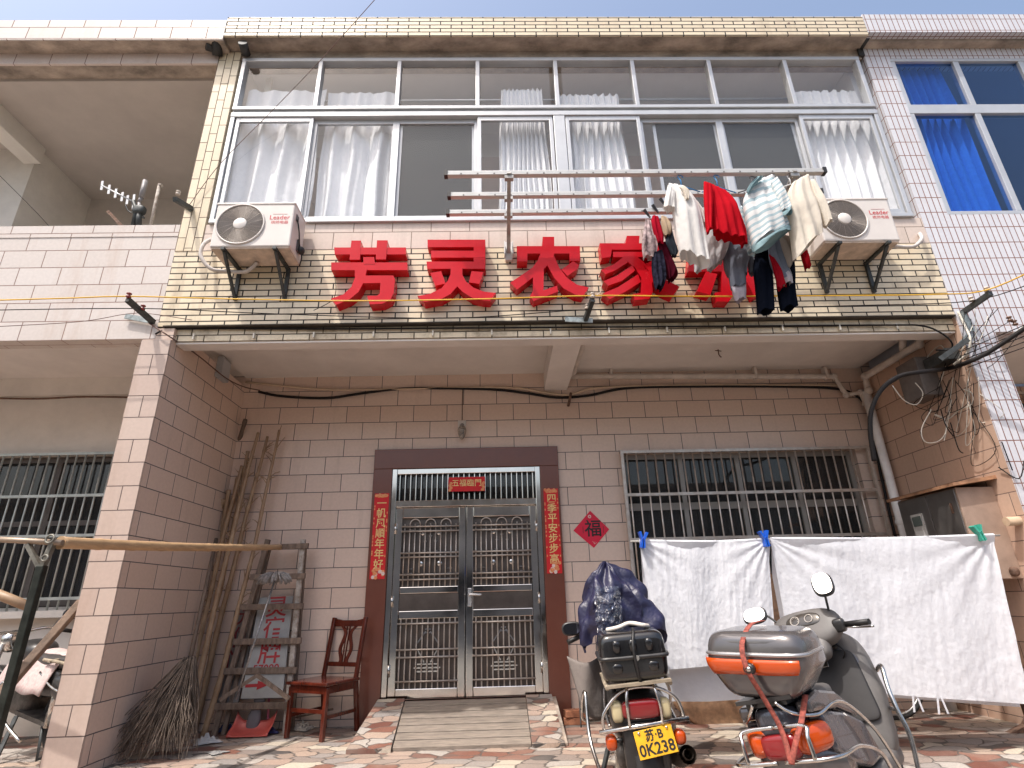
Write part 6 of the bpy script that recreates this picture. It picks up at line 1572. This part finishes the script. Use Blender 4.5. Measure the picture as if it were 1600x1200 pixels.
m = MB(); m.tube(smooth_path([cpt(*p) for p in ((1366, 720, 5.45), (1360, 675, 5.45), (1362, 640, 5.4), (1378, 608, 5.2), (1405, 588, 5), (1440, 581, 4.7), (1480, 576, 4.6), (1512, 566, 4.1), (1550, 547, 4.0), (1620, 500, 3.8))], 8), .018, 8)
tag(m.build('cable', M_wire), 'thickest black cable curving out of the right corner past the white pier', 'cable', 'cables along the facade')
cable([(594, -10, 3.4), (500, 95, 3.9), (430, 168, 4.1), (345, 255, 4.18), (296, 320, 4.2)], .003, M_wirer, 'thin wire slanting down from the sky to the cream brick pier')
cable([(-10, 265, 4.5), (60, 335, 4.5), (90, 370, 4.6)], .003, M_wire, 'thin wire crossing the open left balcony')
cable([(-20, 622, 5.56), (60, 623, 5.55), (130, 620, 5.55), (210, 621, 5.56)], .010, M_rust, 'dark cable along the upper wall of the left house')
cable([(522, 428, 4.21), (525, 452, 4.2), (518, 470, 4.19), (490, 485, 4.2)], .003, M_wire, 'loose thin wire hanging from the leftmost red character')
cable([(938, 430, 4.2), (940, 452, 4.2), (932, 462, 4.1)], .003, M_wirew, 'short pale wire between the two middle red characters')
cable([(1497, 487, 4.2), (1508, 510, 4.18), (1516, 530, 4.15), (1511, 552, 4.2), (1490, 570, 4.3)], .010, M_wirew, 'white sheathed cable looping down beside the right bracket')
for k in range(12):
    pass
for k in range(13):
    x = -2.55+.5*k; m = MB(); m.box(x-.006, x+.006, 4.245, 4.268, 3.085, 3.135)
    tag(m.build('cable_clip', M_wirew), 'one of the small white clips holding the black cable along the ledge', 'cable clip', 'white cable clips along the ledge')
rnd = random.Random(21)
t = thing('wire_tangle', (3.9, 4.5, 2.4), 'messy tangle of thin pale and black wires by the white tiled pier', 'wires')
mw, mk = MB(), MB()
def px3(x, y, Y):   # keep the wires in front of the right side wall
    q = A(x, y, Y)
    if q.x > 3.95 and q.y > 4.2: q = AX(x, y, 3.95) if AX(x, y, 3.95).y > 4.2 else A(x, y, 4.19)
    return q
for k in range(11):
    x0, y0 = rnd.uniform(1505, 1600), rnd.uniform(478, 520); x1, y1 = rnd.uniform(1440, 1520), rnd.uniform(548, 600)
    P = [px3(x0, y0, 4.15), px3((x0+x1)/2+rnd.uniform(-15, 15), (y0+y1)/2+rnd.uniform(0, 25), 4.2), px3(x1, y1, 4.5)]
    (mw if k % 3 == 0 else mk).tube(smooth_path(P, 6), .003, 5)
for k in range(12):
    x0, y0 = rnd.uniform(1440, 1530), rnd.uniform(560, 600); dx = rnd.uniform(-30, 40); dy = rnd.uniform(50, 130)
    P = [px3(x0, y0, 4.4), px3(x0+dx*.6, y0+dy*.6, 4.6), px3(x0+dx, y0+dy, 4.6), px3(x0+dx+rnd.uniform(-40, 40), y0+dy*.8, 4.6), px3(x0+dx*.2, y0+dy*.35, 4.5)]
    (mk if k % 3 else mw).tube(smooth_path(P, 6), .003, 5)
for pts in ([(1455, 640), (1440, 670), (1445, 690), (1465, 690), (1478, 675), (1475, 655), (1462, 648)], [(1394, 602), (1412, 625), (1432, 632), (1442, 615), (1430, 598)], [(1447, 592), (1448, 560), (1470, 540), (1478, 565), (1466, 605), (1455, 615)], [(1460, 648), (1480, 655), (1500, 640), (1518, 632), (1519, 615), (1505, 608)]):
    mw.tube(smooth_path([px3(x, y, 4.6) for x, y in pts], 6), .0045, 6)
for pts in ([(1470, 640), (1478, 665), (1490, 682)], [(1485, 660), (1497, 700), (1505, 708)], [(1565, 690), (1582, 735)], [(1560, 730), (1592, 748), (1600, 720)]):
    mk.tube(smooth_path([px3(x, y, 4.5) for x, y in pts], 5), .0045, 5)
for k in range(5):
    y = 520+6*k; mk.tube([px3(1500+3*k, y+30, 4.2), px3(1620, y-20+3*k, 3.95)], .004, 5)
mw.build('pale_wires', M_wirew, t); mk.build('black_wires', M_wire, t)
jb = thing('junction_box', (3.85, 4.9, 2.7), 'dark junction box under the soffit on the right side wall', 'junction box')
m = MB(); a, b = AX(1410, 560, 3.9), AX(1450, 590, 3.9); m.box(3.80, 3.968, b.y-.04, a.y, 2.60, 2.97); m.build('box_body', pm('dark box paint', (.15, .13, .12), .6, nz=.3), jb, bevel=.006)
m = MB(); m.box(3.85, 3.968, b.y-.33, b.y-.06, 2.82, 2.92); m.build('terminal_block', M_iron, jb)
p = AX(345, 577, -2.70); jb2 = thing('junction_box', tuple(p), 'small grey junction box high on the inner side of the left pier', 'junction box')
m = MB(); m.box(-2.704, -2.65, p.y-.09, p.y+.09, p.z-.11, p.z+.10); m.build('box_body', pm('grey box plastic', (.36, .37, .38), .5, nz=.15), jb2, bevel=.006)
m = MB(); m.box(-2.6495, -2.644, p.y-.075, p.y+.075, p.z-.09, p.z+.08); m.build('box_cover', pm('grey cover plastic', (.42, .43, .44), .45), jb2, bevel=.003)
# hooks and nails under the soffit
p = AZ(1122, 546, 3.276); m = MB(); m.tube(smooth_path([p, p+V((0, 0, -.06)), p+V((.015, -.01, -.09))], 3), .006, 5); m.tube([p+V((-.03, 0, -.012)), p+V((.03, 0, -.02))], .005, 5); tag(m.build('ceiling_hook', M_rust), 'small rusty hook in the white soffit right of the beam', 'hook')
p = A(888, 634, YB); m = MB(); m.tube([p, p+V((.01, -.10, .05)), p+V((.02, -.13, .10))], .014, 7); tag(m.build('wall_hook', M_rust), 'rusty bent rod sticking out of the back wall below the beam', 'hook')
p = A(1581, 893, 4.40); m = MB(); m.blob(p+V((.02, 0, 0)), (.06, .06, .07), .8); tag(m.build('tap', M_rust), 'small rusty knob at the lower corner of the steel meter cabinet', 'knob')
# ------------------------------------------------------------------ the row across the street, unseen; added to block sky light and for reflections
ob = thing('added_house_row', (0, -9, -.5), 'added, unseen grey low house row across the street that cuts sky light', 'house')
m = MB()
for i in range(9): 
    pass
wl = [(-18+4*i, -16.2+4*i, z, z+1.4) for i in range(9) for z in (.6, )]
m.box(-20, 20, -15, -9.3, -.5, 4.6); m.build('wall', pm('grey render', (.36, .34, .32), .85, nz=.2, nscale=1), ob)
for w in wl: B(w[0], w[1], -9.298, -9.2, w[2], w[3]).build('window', pm('dark pane', (.03, .035, .04), .1) if w is wl[0] else bpy.data.materials['dark pane'], ob)
B(-20.4, 20.4, -15, -8.7, 4.601, 4.8).build('roof', M_rough, ob)
